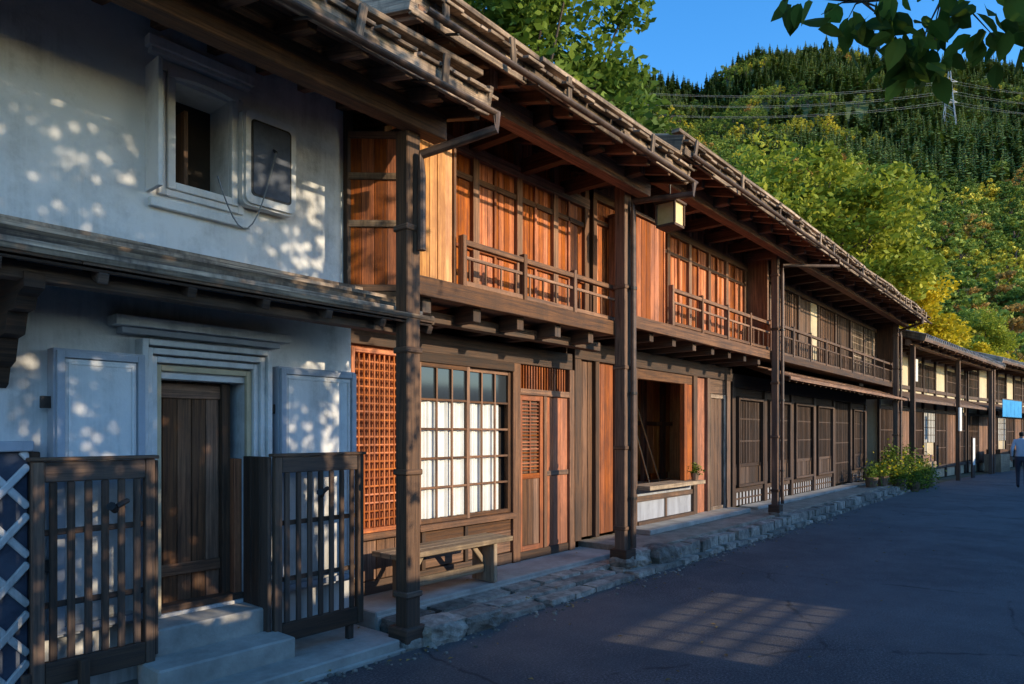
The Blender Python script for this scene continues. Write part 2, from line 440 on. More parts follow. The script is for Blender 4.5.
def kdoor(x0,x1):
    w.box(x0,4.56,.42,x1,4.67,2.10,'plaster_grey'); w.frame(x0+.01,x1-.01,.44,2.085,.04,4.53,4.558,'plaster_grey')
    w.box(x0+.055,4.548,.485,x1-.055,4.5575,2.04,P)
    w.frame(x0+.07,x1-.07,.50,2.02,.014,4.540,4.5475,P)
    for z in (.8,1.75): w.box(x0-.05,4.60,z,x0+.0,4.63,z+.07,'metal_dark')
kdoor(1.30,1.80); kdoor(2.73,3.42)
w.build('plaster_doors',G,.006)
def guard(x0,x1,y,z0,z1,n,hx):
    w.box(x0,y,z0,x0+.055,y+.05,z1,'wood_dim'); w.box(x1-.055,y,z0,x1,y+.05,z1,'wood_dim')
    w.box(x0+.056,y+.004,z1-.115,x1-.056,y+.046,z1-.002,'wood_dark'); w.box(x0-.02,y-.01,z1,x1+.02,y+.06,z1+.022,'wood_dim')
    w.box(x0+.056,y+.004,z0,x1-.056,y+.046,z0+.13,'wood_dim')
    for i in range(n):
        x=x0+.055+(x1-x0-.11)*(i+.5)/n; w.box(x-.019,y+.008,z0+.13,x+.019,y+.032,z1-.115,'wood_dark')
    for z in (z0+.42,z0+.82): w.box(x0+.056,y+.033,z,x1-.056,y+.047,z+.035,'wood_dark')
    w.tube([(hx,y-.07,z1-.27),(hx+.09,y-.01,z1-.24)],.017,'metal_dark',7); w.tube([(hx-.03,y-.09,z1-.26),(hx+.01,y-.05,z1-.29)],.022,'metal_dark',7)
w=MB()
guard(1.14,1.77,4.33,.22,1.45,6,1.52); guard(2.57,3.33,4.33,.13,1.44,7,2.9)
for i in range(3): w.box(2.53,4.36+.115*i,.14,2.56,4.47+.115*i,1.44,'wood_dark')
w.box(1.78,4.36,.25,1.80,4.69,1.44,'wood_dark')
w.box(1.35,4.28,.0,1.40,4.33,.34,'wood_dim'); w.box(1.10,4.35,0,1.15,4.40,.3,'wood_dark'); w.box(3.2,4.35,0,3.25,4.40,.2,'wood_dark')
w.build('timber_guards',G,.005)
w=MB()
w.box(1.80,4.42,0,2.56,4.699,.38,'concrete'); w.box(1.70,4.12,0,2.60,4.418,.22,'concrete'); w.box(1.6,3.86,0,3.3,4.118,.09,'concrete')
w.build('entrance_steps',G,.012)
w=MB(); nx0,nx1,nz0,nz1=X0,1.20,0.0,1.50
w.box(nx0,4.65,nz0,nx1,4.699,nz1,'namako_tile')
w.box(nx0,4.61,nz1,nx1+.02,4.699,nz1+.06,'plaster_grey'); w.box(nx1-.0,4.61,nz0,nx1+.05,4.699,nz1-.002,'wood_dark')
sp=.28
for sg in (1,-1):
    c=-12
    while c<12:
        pts=[]
        for x in (nx0,nx1):
            z=sg*x*1.15+c
            if nz0<=z<=nz1: pts.append((x,z))
        for z in (nz0,nz1):
            x=(z-c)/(sg*1.15)
            if nx0<x<nx1: pts.append((x,z))
        if len(pts)>=2 and (Vector(pts[0])-Vector(pts[1])).length>.05:
            yy=4.640 if sg>0 else 4.644
            w.beam((pts[0][0],yy,pts[0][1]),(pts[1][0],yy,pts[1][1]),.04,.03,'plaster_white',up=(0,1,0))
        c+=sp
w.build('namako_dado',G,.006)
w=MB(); a0,a1=-5.2,3.66
yw,zw_,yf,zf=4.69,2.80,3.88,2.44
s_=(zw_-zf)/(yw-yf)
nb=6
for i in range(nb):
    ya=yf+(yw-yf)*i/nb; yb=ya+(yw-yf)/nb+.03; za=zf+s_*(ya-yf)+.02; 
    xx=a0
    while xx<a1-.01:
        L2=min(U(2.0,3.4),a1-xx)
        w.beam((xx,(ya+yb)/2,za+.028),(xx+L2-.004,(ya+yb)/2,za+.028),yb-ya,.018,'wood_dim',up=(0,-s_+.16,1)); xx+=L2
    w.beam((a0,ya+.004,za+.03),(a1,ya+.004,za+.03),.018,.034,'wood_grey')
w.beam(((a0+a1)/2,yf+.02,zf),((a0+a1)/2,yw,zw_),a1-a0-.02,.016,'wood_dark')
x=a0+.1
while x<a1:
    w.beam((x,yf+.03,zf-.035),(x,yw,zw_-.035),.05,.06,'wood_dark'); x+=.46
w.box(a0,4.02,2.37,a1-.1,4.12,2.455,'wood_dark')
w.box(a1-.012,3.9,2.45,a1+.02,4.0,2.52,'wood_grey')
for bx in (-3.9,-2.2,-.6,1.06):
    w.prism([(4.69,2.62),(4.0,2.40),(4.0,2.33),(4.12,2.30),(4.16,2.24),(4.28,2.24),(4.33,2.13),(4.45,2.12),(4.50,2.0),(4.60,1.97),(4.64,1.88),(4.69,1.86)],bx-.045,bx+.045,'wood_dark','x')
w.build('pent_roof',G,.004)
eave_roof(G,-5.3,3.74,3.46,4.05,.25,7.2,raft=.36,pur=(3.86,3.97),outr=None,wall_y=4.72)
w=MB()
for x in (X0,X1-.01):
    w.poly([(x,4.7,4.3),(x,7.2,4.95),(x,9.5,4.4)],P)
w.build('gable_infill',G)

# ================================================================== machiya helpers
def rail(mb,x0,x1,y,z0,z1,mat,step=.86,bal=.215):
    mb.box(x0,y-.025,z1-.05,x1,y+.03,z1,mat); h=z1-z0
    mb.box(x0,y-.012,z0+h*.62,x1,y+.016,z0+h*.62+.03,mat); mb.box(x0,y-.016,z0+.04,x1,y+.02,z0+.085,mat)
    n=round((x1-x0)/step)
    for i in range(n+1):
        x=x0+.02+(x1-x0-.04)*i/n; mb.box(x-.024,y-.034,z0-.0,x+.024,y+.034,z1+.035,mat)
    n=round((x1-x0)/bal)
    for i in range(n):
        x=x0+(x1-x0)*(i+.5)/n; mb.box(x-.009,y-.008,z0+.085,x+.009,y+.01,z0+h*.62,mat)
def gutter_post(name,x,y,z0,z1,w,eave,mat='wood_dim',pipe=True):
    g=group(name,(x,y,z0)); mb=MB()
    mb.box(x-w/2,y-w/2,z0,x+w/2,y+w/2,z1,mat)
    z=z0+.35
    while z<z1-.3:
        mb.box(x-w/2-.014,y-w/2-.014,z,x+w/2+.014,y+w/2+.014,z+.045,mat); z+=.92
    mb.box(x-w/2-.04,y-w/2-.04,z0-.0,x+w/2+.04,y+w/2+.04,z0+.13,mat)
    mb.build('post',g,.008)
    mb=MB()
    ex,ey,ez=eave; rr=.034 if w>.12 else .028
    low=z1-.9 if pipe=='short' else z0+.15
    mb.tube([(ex,ey,ez),(ex,ey,ez-.12),(x+.03,y-w/2-.05,z1-.18),(x+.03,y-w/2-.05,z1-.34),(x+.03,y-w/2-.05,low)],rr,'pipe_copper',10)
    for z in (z0+.7,z0+1.9,z0+3.1):
        if pipe!='short': mb.tube([(x+.03,y-w/2-.05,z),(x+.03,y-w/2-.05,z+.03)],rr+.01,'metal_dark',10)
    mb.rock((x,y,z0-.02),(w*.9,w*.9,.07),'stone')
    mb.build('downpipe',g)
    return g

# ================================================================== BUILDING 2
G=group('wooden_townhouse',(5,5,0))
w=MB()
GX0,GX1=3.48,7.02; GY=5.0
w.box(GX0,GY-.06,2.40,GX1,GY+.08,2.60,'wood_dark')
for x,ww in ((3.50,.1),(4.29,.13),(5.86,.13),(6.95,.12)):
    w.box(x,GY-.07,.15,x+ww,GY+.07,2.398,'wood_brown')
w.box(GX0+.1,GY-.05,.15,4.288,GY+.05,.27,'wood_dim'); w.box(4.42,GY-.05,.15,5.858,GY+.05,.27,'wood_dim'); w.box(5.99,GY-.05,.15,6.948,GY+.05,.25,'wood_dim')
w.box(3.60,GY+.0,.27,4.288,GY+.03,2.398,'wood_redlat')
w.frame(3.62,4.27,.72,2.36,.04,GY-.12,GY-.02,'wood_red'); w.lattice(3.66,4.23,.76,2.32,GY-.10,.055,.075,.017,'wood_red',.02)
w.box(3.60,GY-.15,.66,4.288,GY-.01,.718,'wood_brown')
w.vboards(3.62,4.27,.28,.65,GY-.05,.11,'wood_brown')
w.box(4.42,GY-.09,2.30,5.858,GY+.02,2.398,'wood_dark')
w.box(4.42,GY-.12,.66,5.858,GY+.05,.72,'wood_brown')
w.hboards(4.42,5.858,.28,.655,GY-.03,.125,'wood_brown')
w.box(4.50,GY-.055,.27,4.55,GY-.034,.655,'wood_dim'); w.box(5.1,GY-.055,.27,5.15,GY-.034,.655,'wood_dim')
w.box(5.99,GY-.07,2.05,6.948,GY+.03,2.12,'wood_brown')
w.lattice(5.99,6.948,2.12,2.398,GY-.03,.05,0,.02,'wood_redlat',.03); w.box(5.99,GY+.01,2.12,6.948,GY+.03,2.398,'wood_dim')
w.box(6.44,GY-.06,.25,6.50,GY+.02,2.049,'wood_brown')
w.frame(5.99,6.438,.25,2.048,.06,GY-.045,GY-.01,'wood_redlat'); w.vboards(6.05,6.378,.31,1.08,GY-.03,.11,'wood_brown')
w.box(6.05,GY-.04,1.08,6.378,GY-.01,1.14,'wood_redlat'); w.lattice(6.05,6.378,1.14,1.99,GY-.03,.16,.04,.016,'wood_redlat',.015); w.box(6.05,GY-.005,1.14,6.378,GY+.01,1.99,'wood_dim')
w.vboards(6.50,6.948,.25,2.049,GY-.03,.15,'wood_redlat'); w.box(6.50,GY-.05,1.1,6.948,GY-.036,1.16,'wood_dim')
w.build('ground_floor_joinery',G,.004)
w=MB()
for (a,b,yy) in ((4.43,5.15,GY-.06),(5.13,5.85,GY-.02)):
    w.frame(a,b,.725,2.298,.042,yy-.015,yy+.015,'wood_brown')
    zr=[.767,1.07,1.36,1.65,1.94,2.256]
    for z in zr[1:-1]: w.box(a+.042,yy-.010,z-.011,b-.042,yy+.010,z+.011,'wood_brown')
    for i in (1,2):
        x=a+.042+(b-a-.084)*i/3; w.box(x-.010,yy-.012,.767,x+.010,yy+.008,2.256,'wood_brown')
    for i in range(3):
        xa=a+.042+(b-a-.084)*i/3; xb=a+.042+(b-a-.084)*(i+1)/3
        w.box(xa,yy+.011,zr[4],xb,yy+.014,zr[5],'glass_dark')
    n=36; 
    for i in range(n):
        if a>5 and i>30: continue
        x0_=a+.042+(b-a-.084)*i/n; x1_=a+.042+(b-a-.084)*(i+1)/n
        f=lambda k:yy+.034+.013*math.sin(k*.9+a)+.008*math.sin(k*2.3)
        w.poly([(x0_,f(i),.767),(x1_,f(i+1),.767),(x1_,f(i+1),1.96),(x0_,f(i),1.96)],'curtain',.5)
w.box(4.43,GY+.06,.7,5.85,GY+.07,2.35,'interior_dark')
w.build('paper_windows',G,.002)
w=MB()
UX0,UX1=3.78,6.98; UY=4.70
w.box(UX0,4.20,2.775,UX1,4.99,2.80,'wood_brown'); w.box(UX0-.02,4.17,2.74,UX1,4.235,2.90,'wood_brown')
w.box(UX0,4.235,2.84,UX1,4.72,2.87,'wood_brown')
x=UX0+.15
while x<UX1:
    w.box(x-.05,4.26,2.62,x+.05,5.02,2.773,'wood_dark'); x+=.62
w.box(UX0,4.50,2.60,UX1,4.62,2.70,'wood_dark')
for x in (3.80,4.34,4.92,5.60,6.25,6.88):
    w.box(x,UY-.045,2.87,x+.09,UY+.06,4.75,'wood_brown')
w.vboards(3.89,6.88,2.89,4.34,UY+.0,.085,'wood_red',batten=None)
w.box(3.89,UY-.03,4.10,6.88,UY-.008,4.16,'wood_brown'); w.box(3.78,UY-.05,4.34,6.98,UY+.05,4.46,'wood_brown')
w.vboards(3.78,6.98,4.46,4.85,UY+.01,.15,'wood_redlat')
w.box(3.89,UY-.035,3.42,6.88,UY-.008,3.455,'wood_redlat'); 
for x in (5.25,5.92,6.56): w.box(x,UY-.03,2.89,x+.035,UY-.007,4.34,'wood_redlat')
w.box(3.82,4.34,2.88,4.30,4.36,4.15,'wood_orange',.1); w.vboards(3.83,4.29,2.89,4.14,4.315,.092,'wood_orange'); w.box(3.80,4.33,4.14,4.32,4.66,4.18,'wood_dim')
w.box(3.79,4.30,2.87,3.83,4.65,4.2,'wood_dim'); w.box(4.295,4.30,2.87,4.325,4.65,4.2,'wood_brown')
w.build('upper_storey',G,.004)
w=MB()
A=Vector((3.43,4.66,0));B=Vector((3.78,4.27,0)); d=(B-A).normalized(); n=Vector((-d.y,d.x,0))
for i in range(5):
    p=A.lerp(B,(i+.5)/5); w.hexa(Vector((p.x,p.y,3.45)),Vector((0,0,.62)),d*.051,n*.01,'wood_redlat')
for z,mt in ((2.80,'wood_dim'),(3.33,'wood_grey'),(3.72,'wood_grey'),(4.06,'wood_dim')):
    p=(A+B)/2-n*.018 if n.y>0 else (A+B)/2+n*.018
    w.hexa(Vector((p.x,p.y,z)),d*.262,Vector((0,0,.028)),n*.012,mt)
w.box(3.40,4.64,2.7,3.46,4.699,4.3,'wood_dark')
w.hexa(Vector(((A.x+B.x)/2,(A.y+B.y)/2+.03,2.74)),d*.28,Vector((0,0,.05)),n*.04,'wood_grey')
w.build('wing_wall',G,.004)
w=MB(); rail(w,4.33,6.93,4.25,2.88,3.33,'wood_brown'); w.build('balcony_rail',G,.004)
w=MB()
w.box(3.5,9,0,7.0,9.1,4.6,'wood_dim'); w.box(GX1-.02,5.02,.15,GX1+.0,9,4.8,'wood_dim'); w.box(3.485,5.06,.15,3.505,9,5.2,'wood_dim')
w.build('rear_walls',G)
eave_roof(G,3.05,7.06,3.46,4.47,.27,7.2,raft=.36,pur=(3.92,4.43),outr=(.80,4.47),wall_y=4.72)

gutter_post('gutter_post',3.45,3.95,.02,3.88,.135,(3.74,3.31,3.95),pipe='short')
gutter_post('gutter_post',6.83,4.10,.15,4.44,.14,(7.0,3.31,4.35))
gutter_post('gutter_post',11.85,4.10,.26,4.66,.11,(12.7,3.31,4.63))
gutter_post('gutter_post',21.4,4.10,.28,4.66,.13,(20.5,3.31,4.63))

G=group('wooden_bench',(4.45,4.55,.15)); w=MB()
for i in range(3): w.box(3.72,4.36+.125*i,.545+U(-.003,.003),5.18,4.48+.125*i,.59,'wood_bench')
for x in (3.92,4.94):
    w.box(x,4.40,.16,x+.05,4.70,.544,'wood_bench')
    w.beam((x+.05,4.55,.30),(x+.22 if x<4.5 else x-.16,4.55,.53),.04,.05,'wood_bench')
w.box(3.97,4.52,.25,4.938,4.56,.33,'wood_bench')
w.build('bench_body',G,.006)

# ================================================================== BUILDING 3
G=group('long_wooden_inn',(14,5,0))
w=MB(); GY=5.0
w.box(7.05,GY-.08,2.55,12.0,GY+.08,2.78,'wood_dark')
for x,ww in ((7.05,.14),(7.52,.09),(8.04,.1),(8.46,.14),(10.42,.14),(10.95,.1),(11.75,.16)):
    w.box(x,GY-.08,.25,x+ww,GY+.08,2.548,'wood_dim')
w.vboards(7.19,7.52,.27,2.548,GY-.02,.11,'wood_brown'); w.vboards(7.61,8.04,.27,2.548,GY-.02,.11,'wood_redlat'); w.vboards(8.14,8.46,.27,2.548,GY-.02,.11,'wood_dim')
w.box(8.60,GY-.28,.80,10.42,GY+.10,.86,'wood_bench'); w.box(8.60,GY-.03,.27,10.42,GY+.0,.798,'plaster_grey')
w.box(8.60,GY-.06,.62,10.42,GY-.032,.70,'wood_dim'); w.box(8.60,GY-.10,.25,10.42,GY-.03,.34,'wood_dim')
w.box(9.5,GY-.05,.34,9.56,GY-.031,.62,'wood_dim')
w.box(8.60,GY-.05,2.40,10.42,GY+.05,2.548,'wood_brown')
w.box(10.0,GY-.12,.862,10.10,GY-.04,2.398,'wood_redlat')
w.vboards(10.10,10.42,.862,2.398,GY-.05,.16,'wood_red')
w.box(8.4,6.0,.3,11.6,6.02,2.9,'wood_red'); w.vboards(8.4,11.6,.9,2.6,5.96,.20,'wood_orange')  # lighter wood on back boards, right wall and floor stands in for interior light
w.box(8.3,5.1,.3,8.32,6.0,2.6,'wood_red'); w.box(11.6,5.1,.3,11.62,6.0,2.6,'wood_orange'); w.box(8.3,5.1,.74,11.6,6.0,.78,'wood_bench')
w.box(8.3,5.1,2.62,11.6,6.0,2.65,'wood_brown')
for x in (9.2,10.5,11.2): w.box(x,5.88,.78,x+.10,5.955,2.6,'wood_dim')
w.box(8.4,5.90,1.75,11.6,5.95,1.82,'wood_dim')
w.tube([(10.35,5.5,.8),(10.15,5.9,2.3)],.014,'wood_cream',8); w.tube([(10.0,5.5,.8),(9.85,5.9,2.4)],.012,'wood_cream',8)
w.box(10.56,GY-.02,.27,10.95,GY,2.548,'wood_redlat')
w.vboards(11.05,11.75,.27,2.3,GY-.03,.14,'wood_dim'); w.box(11.05,GY-.05,2.3,11.75,GY+.03,2.548,'wood_dim')
w.frame(11.06,11.74,.28,2.29,.07,GY-.06,GY-.036,'wood_grey')
w.build('shop_front',G,.004)
w=MB()
w.box(12.0,GY-.08,2.45,21.7,GY+.08,2.7,'wood_dark')
nb=6; bw=(21.7-12.1)/nb
for i in range(nb+1):
    x=12.05+bw*i; w.box(x-.07,GY-.09,.27,x+.07,GY+.08,2.448,'wood_dark')
for i in range(nb):
    a=12.12+bw*i; b=a+bw-.14
    if i==4:
        w.lattice(a,b,.32,2.42,GY-.03,.09,.6,.035,'wood_dark',.03); w.box(a,GY+.05,.3,b,GY+.06,2.44,'interior_dark'); continue
    w.box(a,GY-.04,.98,b,GY+.04,1.05,'wood_dark'); w.box(a,GY-.04,2.30,b,GY+.04,2.448,'wood_dark')
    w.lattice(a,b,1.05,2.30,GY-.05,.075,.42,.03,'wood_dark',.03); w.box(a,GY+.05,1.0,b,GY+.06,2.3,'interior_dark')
    w.vboards(a,b,.62,.98,GY-.02,.16,'wood_dark')
    w.box(a,GY-.05,.52,b,GY+.03,.60,'wood_dark')
    w.box(a,GY-.01,.27,b,GY+.02,.52,'plaster_grey'); w.lattice(a,b,.27,.52,GY-.035,.17,.12,.03,'wood_dim',.022)
    w.frame(a+.1,b-.1,.62,2.28,.05,GY-.12,GY-.06,'wood_dark')
w.build('lattice_front',G,.004)
w=MB(); a0,a1=12.1,22.0; yw,zw_,yf,zf=4.68,2.84,3.95,2.56; s_=(zw_-zf)/(yw-yf)
for i in range(4):
    ya=yf+(yw-yf)*i/4; za=zf+s_*(ya-yf)+.02; xx=a0
    while xx<a1-.01:
        L2=min(U(1.8,3),a1-xx); w.beam((xx,ya+.1,za+.045),(xx+L2-.004,ya+.1,za+.045),.21,.018,'wood_brown',up=(0,-s_+.12,1)); xx+=L2
x=a0+.1
while x<a1:
    w.beam((x,yf+.02,zf-.02),(x,5.0,zf-.02+s_*(5-yf)),.05,.065,'wood_dim'); x+=.36
w.beam((a0,yf-.01,zf+.01),(a1,yf-.01,zf+.01),.03,.06,'wood_brown')
w.build('pent_roof',G,.003)
w=MB(); UY=4.70
w.box(7.05,4.20,2.93,12.05,4.99,2.955,'wood_brown'); w.box(7.05,4.17,2.88,12.05,4.235,3.03,'wood_brown'); w.box(7.05,4.236,2.98,12.05,4.72,3.0,'wood_brown')
x=7.2
while x<12: w.box(x-.05,4.27,2.78,x+.05,5.02,2.928,'wood_dark'); x+=.62
w.box(12.1,4.17,2.90,21.8,4.235,3.02,'wood_dim'); w.box(12.1,4.236,2.97,21.8,4.72,2.99,'wood_dim')
for x in (7.06,8.32,9.0,9.7,10.4,11.1,11.9): w.box(x,UY-.045,3.0,x+.09,UY+.06,5.0,'wood_brown')
w.vboards(7.15,11.9,3.02,4.5,UY,.09,'wood_red'); w.box(7.06,UY-.05,4.5,12.1,UY+.05,4.62,'wood_dim'); w.box(7.15,UY-.035,4.22,11.9,UY-.008,4.27,'wood_brown')
w.vboards(7.06,21.8,4.62,5.1,UY+.01,.16,'wood_brown')
for x in (9.38,10.05,10.75,11.5): w.box(x,UY-.03,3.02,x+.035,UY-.007,4.5,'wood_redlat')
w.vboards(7.42,8.22,3.02,4.32,4.315,.115,'wood_redlat'); w.box(7.40,4.30,3.0,7.43,4.65,4.36,'wood_dim'); w.box(8.215,4.30,3.0,8.245,4.65,4.36,'wood_red'); w.box(7.38,4.28,4.33,8.26,4.66,4.37,'wood_dim')
n=7
for i in range(n+1):
    x=12.15+(21.7-12.15)*i/n; w.box(x-.05,UY-.05,3.0,x+.05,UY+.06,4.7,'wood_dark')
for i in range(n):
    a=12.2+(21.7-12.15)*i/n; b=a+(21.7-12.15)/n-.1
    if i==2:
        w.vboards(a,b-.45,3.0,4.5,UY,.12,'wood_dim'); w.box(b-.45,UY-.02,3.0,b,UY+.02,4.5,'plaster_cream')
    elif i in (5,6):
        w.box(a,UY+.02,3.0,b,UY+.03,4.5,'interior_dark'); w.lattice(a,b,3.3,4.5,UY-.03,.10,.17,.025,'wood_grey',.03)
    else:
        w.vboards(a,b,3.0,4.5,UY,.11,'wood_brown' if i%2 else 'wood_dim',batten='wood_dark')
w.box(12.2,UY-.06,4.5,21.7,UY+.05,4.618,'wood_dark')
w.box(21.7,4.2,2.6,21.78,5.0,4.9,'wood_dim'); w.box(12.02,4.3,3.0,12.08,4.7,4.9,'wood_brown')
w.build('upper_storey',G,.004)
w=MB(); rail(w,8.3,12.0,4.25,3.02,3.55,'wood_brown',.9,.22); rail(w,12.12,21.6,4.25,3.0,3.58,'wood_dim',1.05,.14); w.build('balcony_rail',G,.004)
w=MB(); w.box(7.05,9,0,21.7,9.1,4.9,'wood_dim'); w.box(21.68,5.1,.2,21.7,9,5,'wood_dim'); w.box(7.06,5.1,2.7,7.08,9,5.2,'wood_dim'); w.build('rear_walls',G)
eave_roof(G,6.95,21.75,3.46,4.74,.27,7.2,raft=.38,pur=(3.92,4.69),outr=(.80,4.73),wall_y=4.72)
G=group('hanging_lantern',(7.25,3.72,4.1)); w=MB()
x,y=7.25,3.72
w.box(x-.11,y-.11,4.02,x+.11,y+.11,4.26,'lamp_paper'); w.box(x-.14,y-.14,4.26,x+.14,y+.14,4.29,'wood_dim'); w.box(x-.12,y-.12,3.99,x+.12,y+.12,4.02,'wood_dim')
for sx in(-1,1):
    for sy in(-1,1): w.box(x+sx*.115-.012,y+sy*.115-.012,4.02,x+sx*.115+.012,y+sy*.115+.012,4.26,'wood_dim')
w.tube([(x,y,4.29),(x,y,4.68)],.01,'metal_dark',6); w.build('lantern_body',G,.003)

# ================================================================== far houses
def far_house(name,org,ang,Lx,ez,tile,kind):
    T=Matrix.Translation(Vector(org))@Matrix.Rotation(math.radians(ang),4,'Z')
    G=group(name,org); w=MB(T)
    w.box(0,.02,.0,Lx,.1,ez+.3,'plaster_cream')
    w.box(0,.1,0,.1,5,ez+.3,'plaster_cream'); w.box(Lx-.1,.1,0,Lx,5,ez+.3,'wood_dim'); w.box(0,5,0,Lx,5.1,ez+.3,'plaster_cream')
    w.prism([(.1,ez+.3),(5,ez+.3),(2.6,ez+1.35)],.0,.08,'plaster_cream','x')
    n=round(Lx/1.5)
    for i in range(n+1):
        x=Lx*i/n; w.box(x-.06,-.05,0,x+.06,.018,ez+.2,'wood_dark')
    for z in (.35,2.35,2.75,3.05): w.box(0,-.04,z,Lx,.017,z+.12,'wood_dark')
    for i in range(n):
        a=Lx*i/n+.1; b=Lx*(i+1)/n-.1
        if i%3!=1: w.box(a,-.01,3.17,b,.016,ez-.25,'glass_dark'); w.lattice(a,b,3.17,ez-.25,-.035,.13,.35,.025,'wood_dim',.02)
        if i%2==0: w.box(a,-.012,.47,b,.015,2.35,'interior_dark'); w.lattice(a,b,.47,2.35,-.035,.11,.6,.03,'wood_dim',.022)
        elif i%4==1: w.vboards(a,b,.47,2.35,-.02,.14,'wood_brown')
        else: w.box(a,-.02,1.3,b,.014,2.35,'paper_white'); w.lattice(a,b,1.3,2.35,-.04,.2,.25,.02,'wood_dark',.018)
    w.beam((Lx/2,-.75,2.62),(Lx/2,.0,2.95),Lx,.05,'wood_dim')
    w.beam((0,-.76,2.6),(Lx,-.76,2.6),.04,.09,'wood_dim')
    if kind==1:
        for i in range(5): w.box(.2+i*.62,-1.18,2.30,.8+i*.62,-1.16,3.0,'noren_blue')
        w.box(.1,-1.19,3.0,3.4,-1.15,3.04,'wood_dark')
    if kind==0 and ang>-6:
        w.box(2.0,-.45,3.25,2.35,-.35,3.95,'paper_white'); w.box(5.2,-1.0,1.7,5.5,-.95,2.5,'paper_white'); w.box(6.6,-1.1,.05,7.0,-1.05,1.5,'wood_dark'); w.box(6.64,-1.11,.5,6.96,-1.101,1.45,'paper_white')
    w.box(1.2,-.9,.0,2.6,-.3,.75,'wood_bench'); w.box(1.3,-.85,.75,2.5,-.35,.95,'wood_brown')
    for x in (.05,Lx/2,Lx-.05): w.box(x-.06,-.95,0,x+.06,-.83,ez-.1,'wood_dim')
    w.build('facade',G,.004)
    eave_roof(G,-.3,Lx+.3,-1.25,ez,.33,2.6,T=T,tile=tile,raft=.5,pur=(-.85,ez-.02),outr=(1.0,ez),wall_y=.0,gutter=False)
far_house('cream_plaster_house',(22.4,4.75,0),-4.5,11.0,4.25,True,0)
far_house('shop_house',(33.8,3.85,0),-8,12.0,4.5,True,1)
far_house('shop_house',(46.2,2.0,0),-14,12.0,4.6,True,0)

# ================================================================== ground, road, pavement
def sheet(name,x0,x1,y0,y1,z,mat,n=1):
    mb=MB()
    mb.poly([(x0,y0,z),(x1,y0,z),(x1,y1,z),(x0,y1,z)],mat); return mb.build(name)
sheet('ground',-1500,1500,-1500,1500,-.03,'grass_ground')
def bend(x): return 0 if x<22 else -.0062*(x-22)**2
mb=MB(); xs=[-60,-20]+[i*1.0 for i in range(0,75)]
for a,b in zip(xs[:-1],xs[1:]):
    mb.poly([(a,-3.1+bend(a),0),(b,-3.1+bend(b),0),(b,3.82+bend(b)*.85,0),(a,3.82+bend(a)*.85,0)],'asphalt')
mb.build('road')
G=group('stone_pavement',(8,4,0)); w=MB()
w.box(3.52,4.42,-.02,7.3,5.02,.15,'concrete'); w.box(3.52,4.40,-.02,7.3,4.417,.12,'concrete')
w.box(-6,3.84,-.02,3.5,4.72,.02,'concrete')
w.box(7.305,4.08,-.02,22.2,5.06,.22,'dirt')
w.box(8.3,4.55,.22,11.9,4.97,.29,'concrete'); w.box(12.4,4.6,.22,20.5,4.96,.27,'concrete')
w.box(22.2,3.9,-.02,26,4.9,.12,'concrete')
w.build('platform',G,.012)
w=MB()
x=3.55
while x<7.9:
    L1=U(.30,.60)
    for (ya,yb,zz) in ((3.80,4.0,.035),(4.0,4.2,.062),(4.2,4.41,.088)):
        o=U(-.08,.08); w.rock((x+L1/2+o,(ya+yb)/2+U(-.01,.01),zz-.035+U(-.006,.006)),(L1/2*.97,(yb-ya)/2*.97,.055),'stone',6,.09,.16)
    x+=L1
x=7.7
while x<22.2:
    L1=U(.16,.42); w.rock((x+L1/2,3.99+U(-.025,.025),.08),(L1/2*.97,.10,.11+U(-.015,.02)),'stone',4,.12,.25)
    L3=L1*U(.7,1); w.rock((x+L1/2+U(-.05,.05),3.86+U(-.02,.02),.01),(L3/2,.07,.045+U(-.01,.02)),'stone',4,.14,.3)
    x+=L1
for (x,y,z,a,b,c) in ((3.72,3.92,.05,.22,.17,.11),(4.12,3.9,.05,.24,.15,.10),(7.15,4.15,.12,.20,.18,.12),(7.5,4.02,.12,.24,.16,.12)):
    w.rock((x,y,z),(a,b,c),'stone',7,.2,.45)
for i in range(520):
    x=U(1.4,14); y=3.80+abs(random.gauss(0,.10))*(-1 if R()<.7 else .6); s=U(.004,.017)
    w.rock((x,y,.0+s*.3),(s,s,s*.7),'stone',2,.2,.6)
w.build('kerb_stones',G,smooth=False)
mb=MB()
for i in range(260):
    x=U(1.5,16); y=random.choice((3.8+random.gauss(0,.12),U(1.5,4.9))); z=.006
    if y>4.42 and x>3.52: z=.157 if x<7.3 else .227
    elif y>3.8: z=.13 if x>3.6 else .03
    if y<0.4: continue
    a=U(0,6.28); s=U(.015,.03); c,sn=math.cos(a)*s,math.sin(a)*s
    mb.poly([(x-c,y-sn,z),(x+sn*.5,y-c*.5,z+.006),(x+c,y+sn,z+.002),(x-sn*.5,y+c*.5,z+.008)],'fallen_leaf')
mb.build('fallen_leaves')

